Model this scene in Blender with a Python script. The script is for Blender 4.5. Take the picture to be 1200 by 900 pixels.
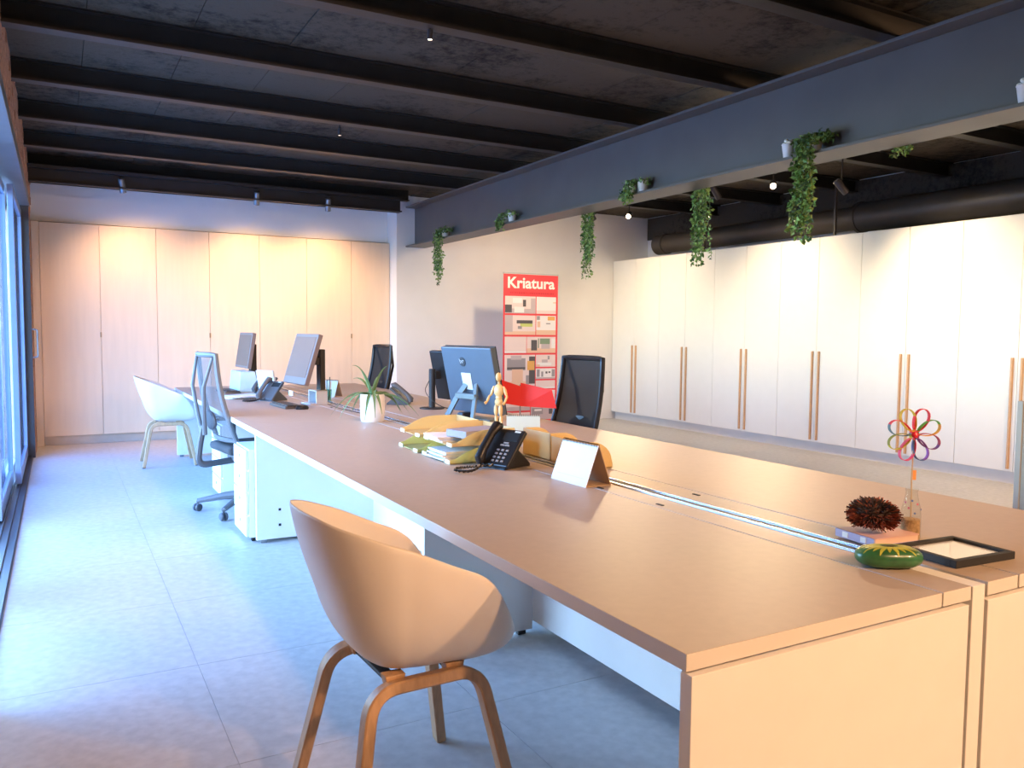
import bpy, bmesh, math, random
from mathutils import Vector, Matrix, Euler
random.seed(7)
R = math.radians
PI = math.pi
SC = bpy.context.scene
COL = SC.collection
for o in list(bpy.data.objects):
    bpy.data.objects.remove(o)

# ------------------------------------------------------------------ camera
def look_matrix(psi, pitch, roll, loc):
    a, p, r = R(psi), R(pitch), R(roll)
    fw = Vector((math.sin(a)*math.cos(p), math.cos(a)*math.cos(p), -math.sin(p)))
    rt = Vector((math.cos(a), -math.sin(a), 0))
    up = rt.cross(fw)
    rt2 = rt*math.cos(r) + up*math.sin(r)
    up2 = up*math.cos(r) - rt*math.sin(r)
    m = Matrix((rt2, up2, -fw)).transposed().to_4x4()
    m.translation = loc
    return m
cd = bpy.data.cameras.new('camera')
cd.sensor_fit = 'HORIZONTAL'
cd.sensor_width = 36
cd.lens = 953.5/1200*36
cd.clip_start = .05
cam = bpy.data.objects.new('camera', cd)
COL.objects.link(cam)
cam.matrix_world = look_matrix(29.13, 3.745, .512, Vector((0, 0, 1.37)))
SC.camera = cam

# ------------------------------------------------------------------ sky, daylight, exposure
W = bpy.data.worlds.new('sky'); SC.world = W; W.use_nodes = True
wn = W.node_tree.nodes; wl = W.node_tree.links
bg = wn['Background']
skyt = wn.new('ShaderNodeTexSky')
skyt.sky_type = 'NISHITA'; skyt.sun_disc = False
skyt.sun_elevation = R(48); skyt.sun_rotation = R(120)
skyt.air_density = 1.3; skyt.dust_density = .3; skyt.ozone_density = 2.2
tint = wn.new('ShaderNodeMix'); tint.data_type = 'RGBA'; tint.blend_type = 'MULTIPLY'
tint.inputs[0].default_value = 1; tint.inputs[7].default_value = (.70, .92, 1.24, 1)
wl.new(skyt.outputs[0], tint.inputs[6]); wl.new(tint.outputs[2], bg.inputs[0])
bg.inputs[1].default_value = 2.15
WARM = (1.0, .56, .29)
SOFTW = (1.0, .74, .45)
SPOT_POWER = .62
def portal(name, loc, rot, sx, sy):
    d = bpy.data.lights.new(name, 'AREA'); d.shape = 'RECTANGLE'; d.size = sx; d.size_y = sy
    d.cycles.is_portal = True
    o = bpy.data.objects.new(name, d); o.location = loc; o.rotation_euler = rot; COL.objects.link(o)
portal('door_portal', (-.80, 6.6, 1.3), (0, R(-90), 0), 2.7, 6.8)
vs = SC.view_settings
vs.view_transform = 'Standard'; vs.look = 'None'; vs.gamma = 1; vs.use_curve_mapping = False
vs.exposure = .66

# ------------------------------------------------------------------ materials
MATS = {}
def mat(name, col, rough=.5, metal=0., var=0., scale=8., bump=0., bscale=60., spec=.5, trans=0., alpha=1., emit=None, estr=0., stretch=None, coat=0.):
    if name in MATS: return MATS[name]
    m = bpy.data.materials.new(name); m.use_nodes = True
    n = m.node_tree.nodes; l = m.node_tree.links
    b = n['Principled BSDF']
    b.inputs['Base Color'].default_value = (*col, 1)
    b.inputs['Roughness'].default_value = rough
    b.inputs['Metallic'].default_value = metal
    b.inputs['Specular IOR Level'].default_value = spec
    b.inputs['Transmission Weight'].default_value = trans
    b.inputs['Alpha'].default_value = alpha
    b.inputs['Coat Weight'].default_value = coat
    if emit:
        b.inputs['Emission Color'].default_value = (*emit, 1); b.inputs['Emission Strength'].default_value = estr
    tc = n.new('ShaderNodeTexCoord')
    src = tc.outputs['Object']
    if stretch:
        mp = n.new('ShaderNodeMapping'); mp.inputs['Scale'].default_value = stretch
        l.new(src, mp.inputs['Vector']); src = mp.outputs['Vector']
    if var > 0:
        t = n.new('ShaderNodeTexNoise'); t.inputs['Scale'].default_value = scale; t.inputs['Detail'].default_value = 5
        l.new(src, t.inputs['Vector'])
        r = n.new('ShaderNodeValToRGB')
        r.color_ramp.elements[0].position = .3; r.color_ramp.elements[1].position = .7
        r.color_ramp.elements[0].color = (*[max(0, c*(1-var)) for c in col], 1)
        r.color_ramp.elements[1].color = (*[min(1, c*(1+var)) for c in col], 1)
        l.new(t.outputs['Fac'], r.inputs['Fac']); l.new(r.outputs['Color'], b.inputs['Base Color'])
    if bump > 0:
        t2 = n.new('ShaderNodeTexNoise'); t2.inputs['Scale'].default_value = bscale; t2.inputs['Detail'].default_value = 4
        l.new(src, t2.inputs['Vector'])
        bp = n.new('ShaderNodeBump'); bp.inputs['Strength'].default_value = bump; bp.inputs['Distance'].default_value = .02
        l.new(t2.outputs['Fac'], bp.inputs['Height']); l.new(bp.outputs['Normal'], b.inputs['Normal'])
    MATS[name] = m
    return m
def thin_glass(name, tint, ior=1.45):
    m = bpy.data.materials.new(name); m.use_nodes = True
    n = m.node_tree.nodes; l = m.node_tree.links
    n.remove(n['Principled BSDF'])
    tr = n.new('ShaderNodeBsdfTransparent'); tr.inputs[0].default_value = (*tint, 1)
    gl = n.new('ShaderNodeBsdfGlossy'); gl.inputs['Roughness'].default_value = .03
    lw = n.new('ShaderNodeLayerWeight'); lw.inputs[0].default_value = .5
    pw = n.new('ShaderNodeMath'); pw.operation = 'POWER'; pw.inputs[1].default_value = 5
    f0 = ((ior-1)/(ior+1))**2
    fr = n.new('ShaderNodeMath'); fr.operation = 'MULTIPLY_ADD'; fr.inputs[1].default_value = 1-f0; fr.inputs[2].default_value = f0
    l.new(lw.outputs['Facing'], pw.inputs[0]); l.new(pw.outputs[0], fr.inputs[0])
    mx = n.new('ShaderNodeMixShader')
    l.new(fr.outputs[0], mx.inputs[0]); l.new(tr.outputs[0], mx.inputs[1]); l.new(gl.outputs[0], mx.inputs[2])
    l.new(mx.outputs[0], n['Material Output'].inputs['Surface'])
    MATS[name] = m
    return m
WHITE_WALL = mat('white plaster', (.80, .79, .78), .9, var=.02, scale=3, bump=.05)
FLOORM = mat('grey stone tile', (.50, .49, .48), .42, var=.10, scale=22, bump=.008, bscale=120, spec=.35)
GROUT = mat('grey grout', (.46, .45, .44), .6, var=.05)
def concrete(name):
    m = bpy.data.materials.new(name); m.use_nodes = True
    n = m.node_tree.nodes; l = m.node_tree.links; b = n['Principled BSDF']
    b.inputs['Roughness'].default_value = .9; b.inputs['Specular IOR Level'].default_value = .2
    tc = n.new('ShaderNodeTexCoord')
    geo = n.new('ShaderNodeNewGeometry')
    t = n.new('ShaderNodeTexNoise'); t.inputs['Scale'].default_value = 14; t.inputs['Detail'].default_value = 8; t.inputs['Roughness'].default_value = .7
    l.new(geo.outputs['Position'], t.inputs['Vector'])
    t2 = n.new('ShaderNodeTexNoise'); t2.inputs['Scale'].default_value = 1.1; t2.inputs['Detail'].default_value = 3
    l.new(geo.outputs['Position'], t2.inputs['Vector'])
    ad = n.new('ShaderNodeMath'); ad.operation = 'ADD'
    l.new(t.outputs['Fac'], ad.inputs[0]); l.new(t2.outputs['Fac'], ad.inputs[1])
    r = n.new('ShaderNodeValToRGB')
    r.color_ramp.elements[0].position = .72; r.color_ramp.elements[1].position = 1.28
    r.color_ramp.elements[0].color = (.011, .0095, .0075, 1); r.color_ramp.elements[1].color = (.078, .066, .050, 1)
    hv = n.new('ShaderNodeMath'); hv.operation = 'MULTIPLY'; hv.inputs[1].default_value = 1.0
    l.new(ad.outputs[0], hv.inputs[0]); l.new(hv.outputs[0], r.inputs['Fac'])
    l.new(r.outputs['Color'], b.inputs['Base Color'])
    bp = n.new('ShaderNodeBump'); bp.inputs['Strength'].default_value = .35; bp.inputs['Distance'].default_value = .02
    l.new(t.outputs['Fac'], bp.inputs['Height']); l.new(bp.outputs['Normal'], b.inputs['Normal'])
    return m
SLAB = concrete('dark brown concrete')  # mottled dark brown tone
JOIST = mat('black painted steel', (.018, .017, .017), .55, var=.2, scale=6, bump=.04)
BEAM = mat('dark grey painted steel', (.105, .103, .102), .5, var=.06, scale=4, bump=.03, bscale=30)
BRICK = mat('brown brick', (.36, .19, .12), .9, var=.4, scale=9, bump=.5, bscale=40)
MORTAR = mat('pale mortar', (.38, .30, .25), .95, var=.15, scale=12, bump=.3)
STEEL = mat('brushed grey steel', (.28, .29, .31), .35, .7, var=.05)
DARKFR = mat('anthracite frame', (.045, .05, .06), .4, .3, var=.05)
BLUEFR = mat('blue grey door frame', (.20, .27, .40), .35, .2, var=.04)
GLASS = thin_glass('door glass', (.74, .84, .94))
VENEER = mat('birch veneer', (.76, .61, .45), .5, var=.03, scale=3, stretch=(6, 6, .5), bump=.02)
VENKICK = mat('birch plinth', (.60, .50, .40), .55, var=.06)
CREAM = mat('cream lacquer', (.82, .79, .72), .38, var=.01)
KICKG = mat('grey plinth', (.68, .64, .58), .5, var=.02)
OAKH = mat('oak handle', (.62, .37, .19), .5, var=.1, scale=20, stretch=(8, 8, 1))
DESKTOP = mat('beige desk laminate', (.45, .365, .295), .48, var=.03, scale=30, spec=.45)
DESKEDGE = mat('pale desk edge', (.72, .68, .63), .45, var=.02)
PANELW = mat('white melamine', (.82, .81, .79), .45, var=.015)
ALU = mat('aluminium rail', (.72, .74, .78), .25, .9, var=.03)
BLACKP = mat('black plastic', (.012, .012, .013), .35, var=.1)
BLACKM = mat('matt black', (.02, .02, .021), .6, var=.1)
SHELLW = mat('white chair shell', (.78, .73, .68), .42, var=.015)
OAKLEG = mat('oak leg', (.50, .31, .17), .45, var=.15, scale=10, stretch=(6, 6, 1))
GREYP = mat('grey chair plastic', (.085, .09, .10), .45, var=.06)
GREYL = mat('light grey plastic', (.15, .16, .175), .45, var=.04)

# ------------------------------------------------------------------ mesh helpers
class MB:
    def __init__(s): s.v = []; s.f = []; s.mi = []
    def add(s, vs, fs, mi=0):
        k = len(s.v); s.v += [tuple(v) for v in vs]
        for f in fs: s.f.append(tuple(i+k for i in f)); s.mi.append(mi)
        return s
    def box(s, x0, x1, y0, y1, z0, z1, mi=0, M=None):
        vs = [Vector((x, y, z)) for z in (z0, z1) for y in (y0, y1) for x in (x0, x1)]
        if M: vs = [M @ v for v in vs]
        return s.add(vs, [(0, 2, 3, 1), (4, 5, 7, 6), (0, 1, 5, 4), (2, 6, 7, 3), (0, 4, 6, 2), (1, 3, 7, 5)], mi)
    def prism(s, pts, a0, a1, axis='y', mi=0, M=None):
        def mk(p, a):
            if axis == 'y': return Vector((p[0], a, p[1]))
            if axis == 'x': return Vector((a, p[0], p[1]))
            return Vector((p[0], p[1], a))
        n = len(pts)
        vs = [mk(p, a0) for p in pts] + [mk(p, a1) for p in pts]
        if M: vs = [M @ v for v in vs]
        fs = [tuple(range(n))[::-1], tuple(range(n, 2*n))] + [(i, (i+1) % n, n+(i+1) % n, n+i) for i in range(n)]
        return s.add(vs, fs, mi)
    def tube(s, pts, r, n=10, mi=0, closed=False, prof=None, caps=True):
        pts = [Vector(p) for p in pts]; N = len(pts)
        rs = r if isinstance(r, (list, tuple)) else [r]*N
        T = []
        for i in range(N):
            if closed: t = pts[(i+1) % N]-pts[i-1]
            else: t = pts[min(i+1, N-1)]-pts[max(i-1, 0)]
            T.append(t.normalized())
        u = T[0].orthogonal().normalized()
        if prof is not None and 'up' in prof:
            u = Vector(prof['up']); u = (u-T[0]*u.dot(T[0])).normalized()
        rings = []
        for i in range(N):
            u = (u-T[i]*u.dot(T[i]))
            u = u.normalized() if u.length > 1e-6 else T[i].orthogonal().normalized()
            w = T[i].cross(u)
            if prof is not None:
                rings.append([pts[i]+u*a*rs[i]+w*b*rs[i] for a, b in prof['pts']])
            else:
                rings.append([pts[i]+(u*math.cos(2*PI*k/n)+w*math.sin(2*PI*k/n))*rs[i] for k in range(n)])
        m = len(rings[0]); vs = [p for rg in rings for p in rg]; fs = []
        for i in range(N if closed else N-1):
            j = (i+1) % N
            for k in range(m):
                fs.append((i*m+k, i*m+(k+1) % m, j*m+(k+1) % m, j*m+k))
        if caps and not closed:
            fs.append(tuple(range(m))[::-1]); fs.append(tuple((N-1)*m+k for k in range(m)))
        return s.add(vs, fs, mi)
    def lathe(s, prof, n=24, mi=0, M=None, cap=True):
        vs = []; fs = []
        for (r, z) in prof:
            for k in range(n):
                v = Vector((r*math.cos(2*PI*k/n), r*math.sin(2*PI*k/n), z))
                vs.append(M @ v if M else v)
        for i in range(len(prof)-1):
            for k in range(n):
                fs.append((i*n+k, i*n+(k+1) % n, (i+1)*n+(k+1) % n, (i+1)*n+k))
        if cap:
            fs.append(tuple(range(n))[::-1]); fs.append(tuple((len(prof)-1)*n+k for k in range(n)))
        return s.add(vs, fs, mi)
    def mesh(s, name, mats, smooth=False, fix=True):
        me = bpy.data.meshes.new(name); me.from_pydata(s.v, [], s.f)
        for m in (mats if isinstance(mats, (list, tuple)) else [mats]): me.materials.append(m)
        for p, i in zip(me.polygons, s.mi): p.material_index = i
        if fix:
            bm = bmesh.new(); bm.from_mesh(me); bmesh.ops.recalc_face_normals(bm, faces=bm.faces); bm.to_mesh(me); bm.free()
        if smooth:
            me.polygons.foreach_set('use_smooth', [True]*len(me.polygons))
            try: me.set_sharp_from_angle(angle=R(40))
            except Exception: pass
        me.update()
        return me
    def build(s, name, mats, parent=None, bevel=0., seg=2, smooth=False, loc=None, rot=None, subsurf=0, solid=0., fix=True):
        o = bpy.data.objects.new(name, s.mesh(name, mats, smooth, fix)); COL.objects.link(o)
        if parent: o.parent = parent
        if loc: o.location = loc
        if rot: o.rotation_euler = rot
        if solid:
            md = o.modifiers.new('thickness', 'SOLIDIFY'); md.thickness = solid; md.offset = 0
        if bevel:
            md = o.modifiers.new('bevel', 'BEVEL'); md.width = bevel; md.segments = seg; md.limit_method = 'ANGLE'; md.angle_limit = R(50)
        if subsurf:
            md = o.modifiers.new('smooth', 'SUBSURF'); md.levels = subsurf; md.render_levels = subsurf
        return o
def B(x0, x1, y0, y1, z0, z1): return MB().box(x0, x1, y0, y1, z0, z1)
def tag(o, label=None, cat=None, group=None, kind=None):
    if label: o['label'] = label
    if cat: o['category'] = cat
    if group: o['group'] = group
    if kind: o['kind'] = kind
    return o
def thing(name, label, cat, loc=(0, 0, 0), rz=0., group=None):
    o = bpy.data.objects.new(name, None); o.empty_display_size = .1; COL.objects.link(o)
    o.location = loc; o.rotation_euler = (0, 0, rz)
    return tag(o, label, cat, group)
def copy_tree(o, parent=None):
    c = o.copy(); COL.objects.link(c)
    if parent: c.parent = parent
    for ch in list(o.children): copy_tree(ch, c)
    return c
def piece(name, me, parent, loc=(0, 0, 0), rot=None, scale=None):
    o = bpy.data.objects.new(name, me); COL.objects.link(o); o.parent = parent; o.location = loc
    if rot: o.rotation_euler = rot
    if scale: o.scale = scale
    return o
def struct(name, mb, m, **k):
    return tag(mb.build(name, m, **k), kind='structure')
def text_mesh(body, size, extrude=.001, offset=0.):
    c = bpy.data.curves.new('lettering', 'FONT'); c.body = body; c.size = size; c.extrude = extrude; c.offset = offset
    c.align_x = 'CENTER'; c.align_y = 'CENTER'; c.resolution_u = 3
    o = bpy.data.objects.new('lettering', c); COL.objects.link(o)
    dg = bpy.context.evaluated_depsgraph_get()
    me = bpy.data.meshes.new_from_object(o.evaluated_get(dg))
    bpy.data.objects.remove(o); bpy.data.curves.remove(c)
    return me
def arc_path(pts, rad, n=6):
    """round the corners of a polyline"""
    pts = [Vector(p) for p in pts]; out = [pts[0]]
    for i in range(1, len(pts)-1):
        a = (pts[i-1]-pts[i]); b = (pts[i+1]-pts[i])
        d = min(rad, a.length*.49, b.length*.49)
        p0 = pts[i]+a.normalized()*d; p1 = pts[i]+b.normalized()*d
        for k in range(n+1):
            t = k/n; out.append(p0*(1-t)**2+pts[i]*2*t*(1-t)+p1*t*t)
    out.append(pts[-1]); return out

# ------------------------------------------------------------------ room dimensions
XL, XR = -.24, 8.30            # left brick face, right wall face
YF, YW, YN = -3.2, 10.45, 11.35  # front wall, banner wall, back of the cabinet niche
ZS, ZJ = 3.18, 3.035           # slab underside, joist underside
XC = 4.02                      # corner between niche and banner wall

# ------------------------------------------------------------------ floor
floor = struct('floor', B(-.5, XR+.2, YF-.2, YN+.2, -.12, -.002), GROUT)
TS = .86
x0s = .465-2*TS; y0s = 3.44-9*TS
tile_me = {}
ys = [y0s+TS*k for k in range(0, 20)]
xs = [x0s+TS*k for k in range(0, 13)]
for y in ys:
    for x in xs:
        xa, xb = max(x, -.40)+.001, min(x+TS, XR)-.001
        ya, yb = max(y, YF)+.001, min(y+TS, YN)-.001
        if xb-xa < .02 or yb-ya < .02: continue
        key = (round(xb-xa, 3), round(yb-ya, 3))
        if key not in tile_me:
            tile_me[key] = B(-key[0]/2, key[0]/2, -key[1]/2, key[1]/2, -.002, 0).mesh('floor_tile', FLOORM)
        piece('floor_tile', tile_me[key], floor, ((xa+xb)/2, (ya+yb)/2, 0))

# ------------------------------------------------------------------ ceiling with panels and joists
ceiling = struct('ceiling', B(-.5, XR+.3, YF-.2, YN+.3, ZS+.04, ZS+.25), SLAB)
JY = [5.41+1.155*k for k in range(-7, 5)]
pan_me = {}
edges = [YF]+JY+[YN]
for a, b in zip(edges[:-1], edges[1:]):
    x = XL-.3+.15
    while x < XR:
        x2 = min(x+.575, XR)
        key = (round(x2-x-.004, 3), round(b-a-.01, 3))
        if key not in pan_me:
            pan_me[key] = B(-key[0]/2, key[0]/2, -key[1]/2, key[1]/2, 0, .04).mesh('ceiling_panel', SLAB)
        piece('ceiling_panel', pan_me[key], ceiling, ((x+x2)/2, (a+b)/2, ZS+random.uniform(-.004, .004)))
        x += .575
jm = MB()
jl = XR-XL+.2
jm.box(-jl/2, jl/2, -.05, .05, 0, .012); jm.box(-jl/2, jl/2, -.006, .006, .012, .14); jm.box(-jl/2, jl/2, -.05, .05, .133, .145)
jme = jm.mesh('joist', JOIST)
for y in JY[:-1]:
    piece('joist', jme, ceiling, ((XL+XR)/2, y, ZJ))
jm = MB(); jl2 = XC-XL
jm.box(-jl2/2, jl2/2, -.05, .05, 0, .012); jm.box(-jl2/2, jl2/2, -.006, .006, .012, .14)
piece('joist', jm.mesh('joist', JOIST), ceiling, ((XL+XC)/2, JY[-1], ZJ))

# ------------------------------------------------------------------ walls
wl_ = MB()
wl_.box(XL-.36, XL, YF-.2, 3.35, 0, ZS+.05)           # solid part beside the camera
wl_.box(XL-.55, XL-.20, 4.45, 5.0, 0, 2.60)              # pier between the two openings
wl_.box(XL-.36, XL-.012, 3.35, YN+.2, 2.735, ZS+.05)  # above the lintel
wl_.box(XL-.36, XL-.012, 9.86, YN+.2, 0, 2.735)       # beyond the sliding door
wall_left = struct('wall_left', wl_, MORTAR)
bl, bh = .25, .072
bme = [B(-.06, .012+random.uniform(0, .006), -bl/2+.006, bl/2-.006, 0, bh-.011).mesh('brick', BRICK) for _ in range(5)]
z = 2.738; row = 0
while z < ZS:
    y = 3.56+(row % 2)*bl/2
    while y < YW+.2:
        b = piece('brick', random.choice(bme), wall_left, (XL-.012, y+bl/2, z), (random.uniform(-.02, .02), 0, random.uniform(-.03, .03)))
        y += bl
    z += bh; row += 1
z = .01; row = 0
hb = B(-.06, .014, -.23, .23, 0, bh-.011).mesh('brick', BRICK)
while z < 2.72:
    if row % 2: piece('brick', hb, wall_left, (XL-.012, 10.16, z))
    else:
        piece('brick', bme[0], wall_left, (XL-.012, 10.04, z)); piece('brick', bme[1], wall_left, (XL-.012, 10.29, z))
    z += bh; row += 1
struct('wall_back', B(XL-.4, XC+.1, YN, YN+.2, 0, ZS+.05), WHITE_WALL)
struct('wall_niche', B(XL-.05, XC+.02, 10.80, YN, 2.57, ZS+.03), mat('daylight lightened plaster', (.86, .86, .86), .9, var=.02, scale=3))  # plaster made whiter to stand in for daylight above the cabinets
struct('wall_banner', B(XC, XR+.2, YW, YN, 0, ZS+.05), WHITE_WALL)
struct('wall_right', B(XR, XR+.2, YF-.2, YW, 0, ZS+.05), WHITE_WALL)
struct('wall_front', B(XL-.36, XR+.2, YF-.2, YF, 0, ZS+.05), WHITE_WALL)

struct('added_dark_wall_band', B(XR-.02, XR-.001, YF, YW-.002, 2.83, ZS-.01), SLAB)  # dark band added over the white wall to darken it above the duct
# lintel
lt = MB()
lt.box(XL-.02, XL+.004, 3.35, 9.88, 2.62, 2.74)
lt.box(XL-.20, XL+.012, 3.35, 9.88, 2.605, 2.622)
lt.box(XL-.34, XL-.20, 3.35, 9.88, 2.56, 2.64)
struct('trim_1', lt, mat('painted lintel steel', (.13, .13, .14), .5, .2, var=.05), bevel=.003)
# jamb at the far end of the opening
jb = B(XL-.11, XL+.002, 9.80, 9.86, 0, 2.605)
struct('trim_2', jb, DARKFR, bevel=.003)
# threshold track
tr = MB()
tr.box(XL-.17, XL-.02, 3.35, 9.80, -.004, .012)
for xx in (-.165, -.12, -.075, -.03): tr.box(XL+xx-.004, XL+xx+.004, 3.35, 9.80, .012, .026)
struct('trim_3', tr, DARKFR)

# sliding glass doors
def sliding_door(name, y0, y1, x, handle=False):
    t = bpy.data.objects.new(name, None); COL.objects.link(t); t.location = (x, y0, .026); t['kind'] = 'structure'
    w = y1-y0; h = 2.53
    B(-.022, .022, 0, .075, 0, h).build('stile', BLUEFR, t, bevel=.003)
    B(-.022, .022, w-.075, w, 0, h).build('stile', BLUEFR, t, bevel=.003)
    B(-.021, .021, .075, w-.075, 0, .11).build('bottom_rail', BLUEFR, t, bevel=.003)
    B(-.021, .021, .075, w-.075, h-.075, h).build('top_rail', BLUEFR, t, bevel=.003)
    B(-.005, .005, .075, w-.075, .11, h-.075).build('pane', GLASS, t)
    if handle:
        MB().tube(arc_path([(.022, w-.04, 1.02), (.06, w-.04, 1.02), (.06, w-.04, 1.32), (.022, w-.04, 1.32)], .02), .008).build('handle', STEEL, t, smooth=True)
    return t
sliding_door('door_1', 8.05, 9.79, XL-.085)
sliding_door('door_2', 6.55, 8.2, XL-.15)
MB().tube(arc_path([(XL+.002, 9.82, 1.05), (XL+.05, 9.82, 1.05), (XL+.05, 9.82, 1.34), (XL+.002, 9.82, 1.34)], .03), .009).build('pull_handle', STEEL, bpy.data.objects['trim_2'], smooth=True)

# terrace outside
TERR = mat('pale terrace paving', (.42, .43, .44), .9, var=.08, scale=2)
struct('terrace_floor', B(-14, XL-.36, -8, 22, -.14, -.03), TERR)

# ------------------------------------------------------------------ steel beam
bx = 4.29
bm_ = MB()
bm_.box(bx-.14, bx+.14, YF, YW, 2.49, 2.51); bm_.box(bx-.008, bx+.008, YF, YW, 2.51, 3.015); bm_.box(bx-.14, bx+.14, YF, YW, 3.015, 3.035)
beam = bm_.build('steel_beam', BEAM, bevel=.003); tag(beam, 'large dark grey steel beam with plants standing along its lower flange', 'beam')
# lower dark channel in front of the niche
ch = MB(); ch.box(XL, 3.86, 9.90, 9.96, 2.865, 3.03); ch.box(XL, 3.86, 9.84, 9.96, 2.865, 2.88); ch.box(XL, 3.86, 9.84, 9.96, 3.018, 3.03)
chn = ch.build('steel_channel', JOIST, bevel=.002); tag(chn, 'black steel channel under the ceiling before the wooden cabinets', 'beam')
struct('trim_4', B(XL, 3.86, 9.785, 9.82, 3.0, 3.035), JOIST)

# ------------------------------------------------------------------ spotlights
LENS = mat('lit lamp lens', (1, .9, .8), .4, emit=(1, .72, .5), estr=30)
def spotlight(loc, target, power, label, size=60, blend=.7, group='black ceiling spotlights', rad=.09, top=None, color=None, body=None, small=False):
    loc = Vector(loc); d = (Vector(target)-loc).normalized()
    t = thing('ceiling_spotlight', label, 'spotlight', loc, 0, group)
    top = (ZJ if top is None else top)-loc.z
    B(-.03, .03, -.03, .03, top-.02, top).build('mount', BLACKM, t, bevel=.003)
    MB().tube([(0, 0, .02), (0, 0, top-.01)], .007, 8).build('stem', BLACKM, t, smooth=True)
    q = d.to_track_quat('Z', 'Y').to_matrix().to_4x4()
    q = q @ Matrix.Diagonal((.45, .45, .35, 1)) if small else q
    MB().lathe([(.03, -.085), (.034, -.08), (.034, .07), (.030, .072), (.029, .055)], 20, M=q).build('lamp_body', body or mat('spot housing', (.05, .05, .055), .4, .2), t, smooth=True)
    MB().lathe([(.0275, .050), (.0275, .056)], 20, M=q).build('lens', LENS, t)
    l = bpy.data.lights.new('spot_lamp', 'SPOT'); l.energy = power*SPOT_POWER; l.color = color or WARM; l.spot_size = R(size); l.spot_blend = blend; l.shadow_soft_size = rad
    lo = bpy.data.objects.new('spot_lamp', l); COL.objects.link(lo); lo.parent = t
    lo.location = d*(.045 if small else .085); lo.rotation_euler = d.to_track_quat('-Z', 'Y').to_euler()
    return t
FARG = 'spotlights before the wooden cabinets'
spotlight((.645, 9.9, 2.90), (.95, 10.7, 1.3), 115, 'slim black spotlight nearest the brick wall, before wooden cabinets', 120, 1, group=FARG, top=3.0, body=STEEL)
spotlight((2.07, 9.9, 2.885), (2.15, 10.7, 1.3), 130, 'tilted slim black spotlight in the middle before wooden cabinets', 120, 1, group=FARG, top=3.0, body=STEEL)
spotlight((2.92, 9.9, 2.88), (3.1, 10.7, 1.3), 130, 'slim black spotlight nearest the steel beam before wooden cabinets', 120, 1, group=FARG, top=3.0, body=STEEL)
RG = 'spotlights between the beam and the white cabinets'
spotlight((6.6, 8.72, 2.9), (2.6, 4.8, .7), 300, 'small glowing ceiling spotlight farthest away, right of the beam', 110, 1, group=RG, color=SOFTW)
spotlight((6.35, 6.83, 2.9), (7.62, 6.9, 1.5), 195, 'black ceiling spotlight behind hanging vine, aimed at white cabinets', 100, 1, group=RG, color=SOFTW)
spotlight((6.5, 6.15, 2.9), (2.4, 2.2, .7), 300, 'glowing ceiling spotlight beside the longest hanging vine', 110, 1, group=RG, color=SOFTW)
spotlight((6.5, 5.3, 2.75), (7.62, 4.85, 1.5), 180, 'black spotlight seen side-on just right of the longest vine', 100, 1, group=RG, color=SOFTW)
spotlight((6.2, 9.0, 2.9), (7.62, 9.2, 1.2), 140, 'black spotlight aimed at the cabinets by the banner wall', 120, 1, group=RG, color=SOFTW)
spotlight((5.2, 8.3, 2.9), (5.9, 10.4, 1.3), 115, 'black spotlight aimed at the red banner', 120, 1, group=RG, color=SOFTW)
spotlight((6.2, 2.8, 2.9), (7.62, 2.9, 1.2), 170, 'black spotlight at the near end of the white cabinets', 120, 1, group=RG, color=SOFTW)
NG = 'spotlights over the near end of the desk'
spotlight((1.7, -1.9, 2.9), (1.1, 1.9, .6), 430, 'black spotlight aimed at the near white chair', 90, 1, group=NG)
spotlight((3.0, -1.9, 2.9), (2.0, 1.4, .6), 520, 'black spotlight aimed at the near end of the desk', 90, 1, group=NG)
spotlight((1.84, 4.27, 3.0), (1.84, 4.26, 0), 120, 'tiny ceiling spotlight above the middle of the desk', 150, 1, group=NG, small=True, top=ZS-.005)
spotlight((2.08, 6.71, 3.0), (2.08, 6.7, 0), 120, 'tiny ceiling spotlight above the far half of the desk', 150, 1, group=NG, small=True, top=ZS-.005)
spotlight((5.6, .4, 2.9), (4.6, 3.6, .1), 620, 'black spotlight aimed at the aisle right of the desk', 120, 1, group=NG)

# ------------------------------------------------------------------ ventilation duct above the white cabinets
DUCT = mat('dark brown duct', (.055, .048, .042), .45, .1, var=.2, scale=3)
dt = thing('ventilation_duct', 'dark round ventilation duct running above the white cabinets', 'duct', (7.95, 0, 2.68))
MB().tube([(0, -3.1, 0), (0, 6.2, 0)], .165, 24).build('duct_pipe', DUCT, dt, smooth=True)
MB().tube([(0, 6.2, 0), (0, 9.6, 0)], .135, 24).build('duct_pipe', DUCT, dt, smooth=True)
MB().tube([(0, 9.55, 0), (0, 9.75, 0)], .15, 24).build('end_cap', DUCT, dt, smooth=True)
for y in (6.2, 3.2): MB().tube([(0, y-.02, 0), (0, y+.02, 0)], .178, 24).build('duct_collar', STEEL if y > 9 else DUCT, dt, smooth=True)
for y in (8.38, 6.27, 4.1, 2.0): MB().box(-.36, -.335, y-.012, y+.012, -.21, .355).build('hanger_rod', DUCT, dt)

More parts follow.
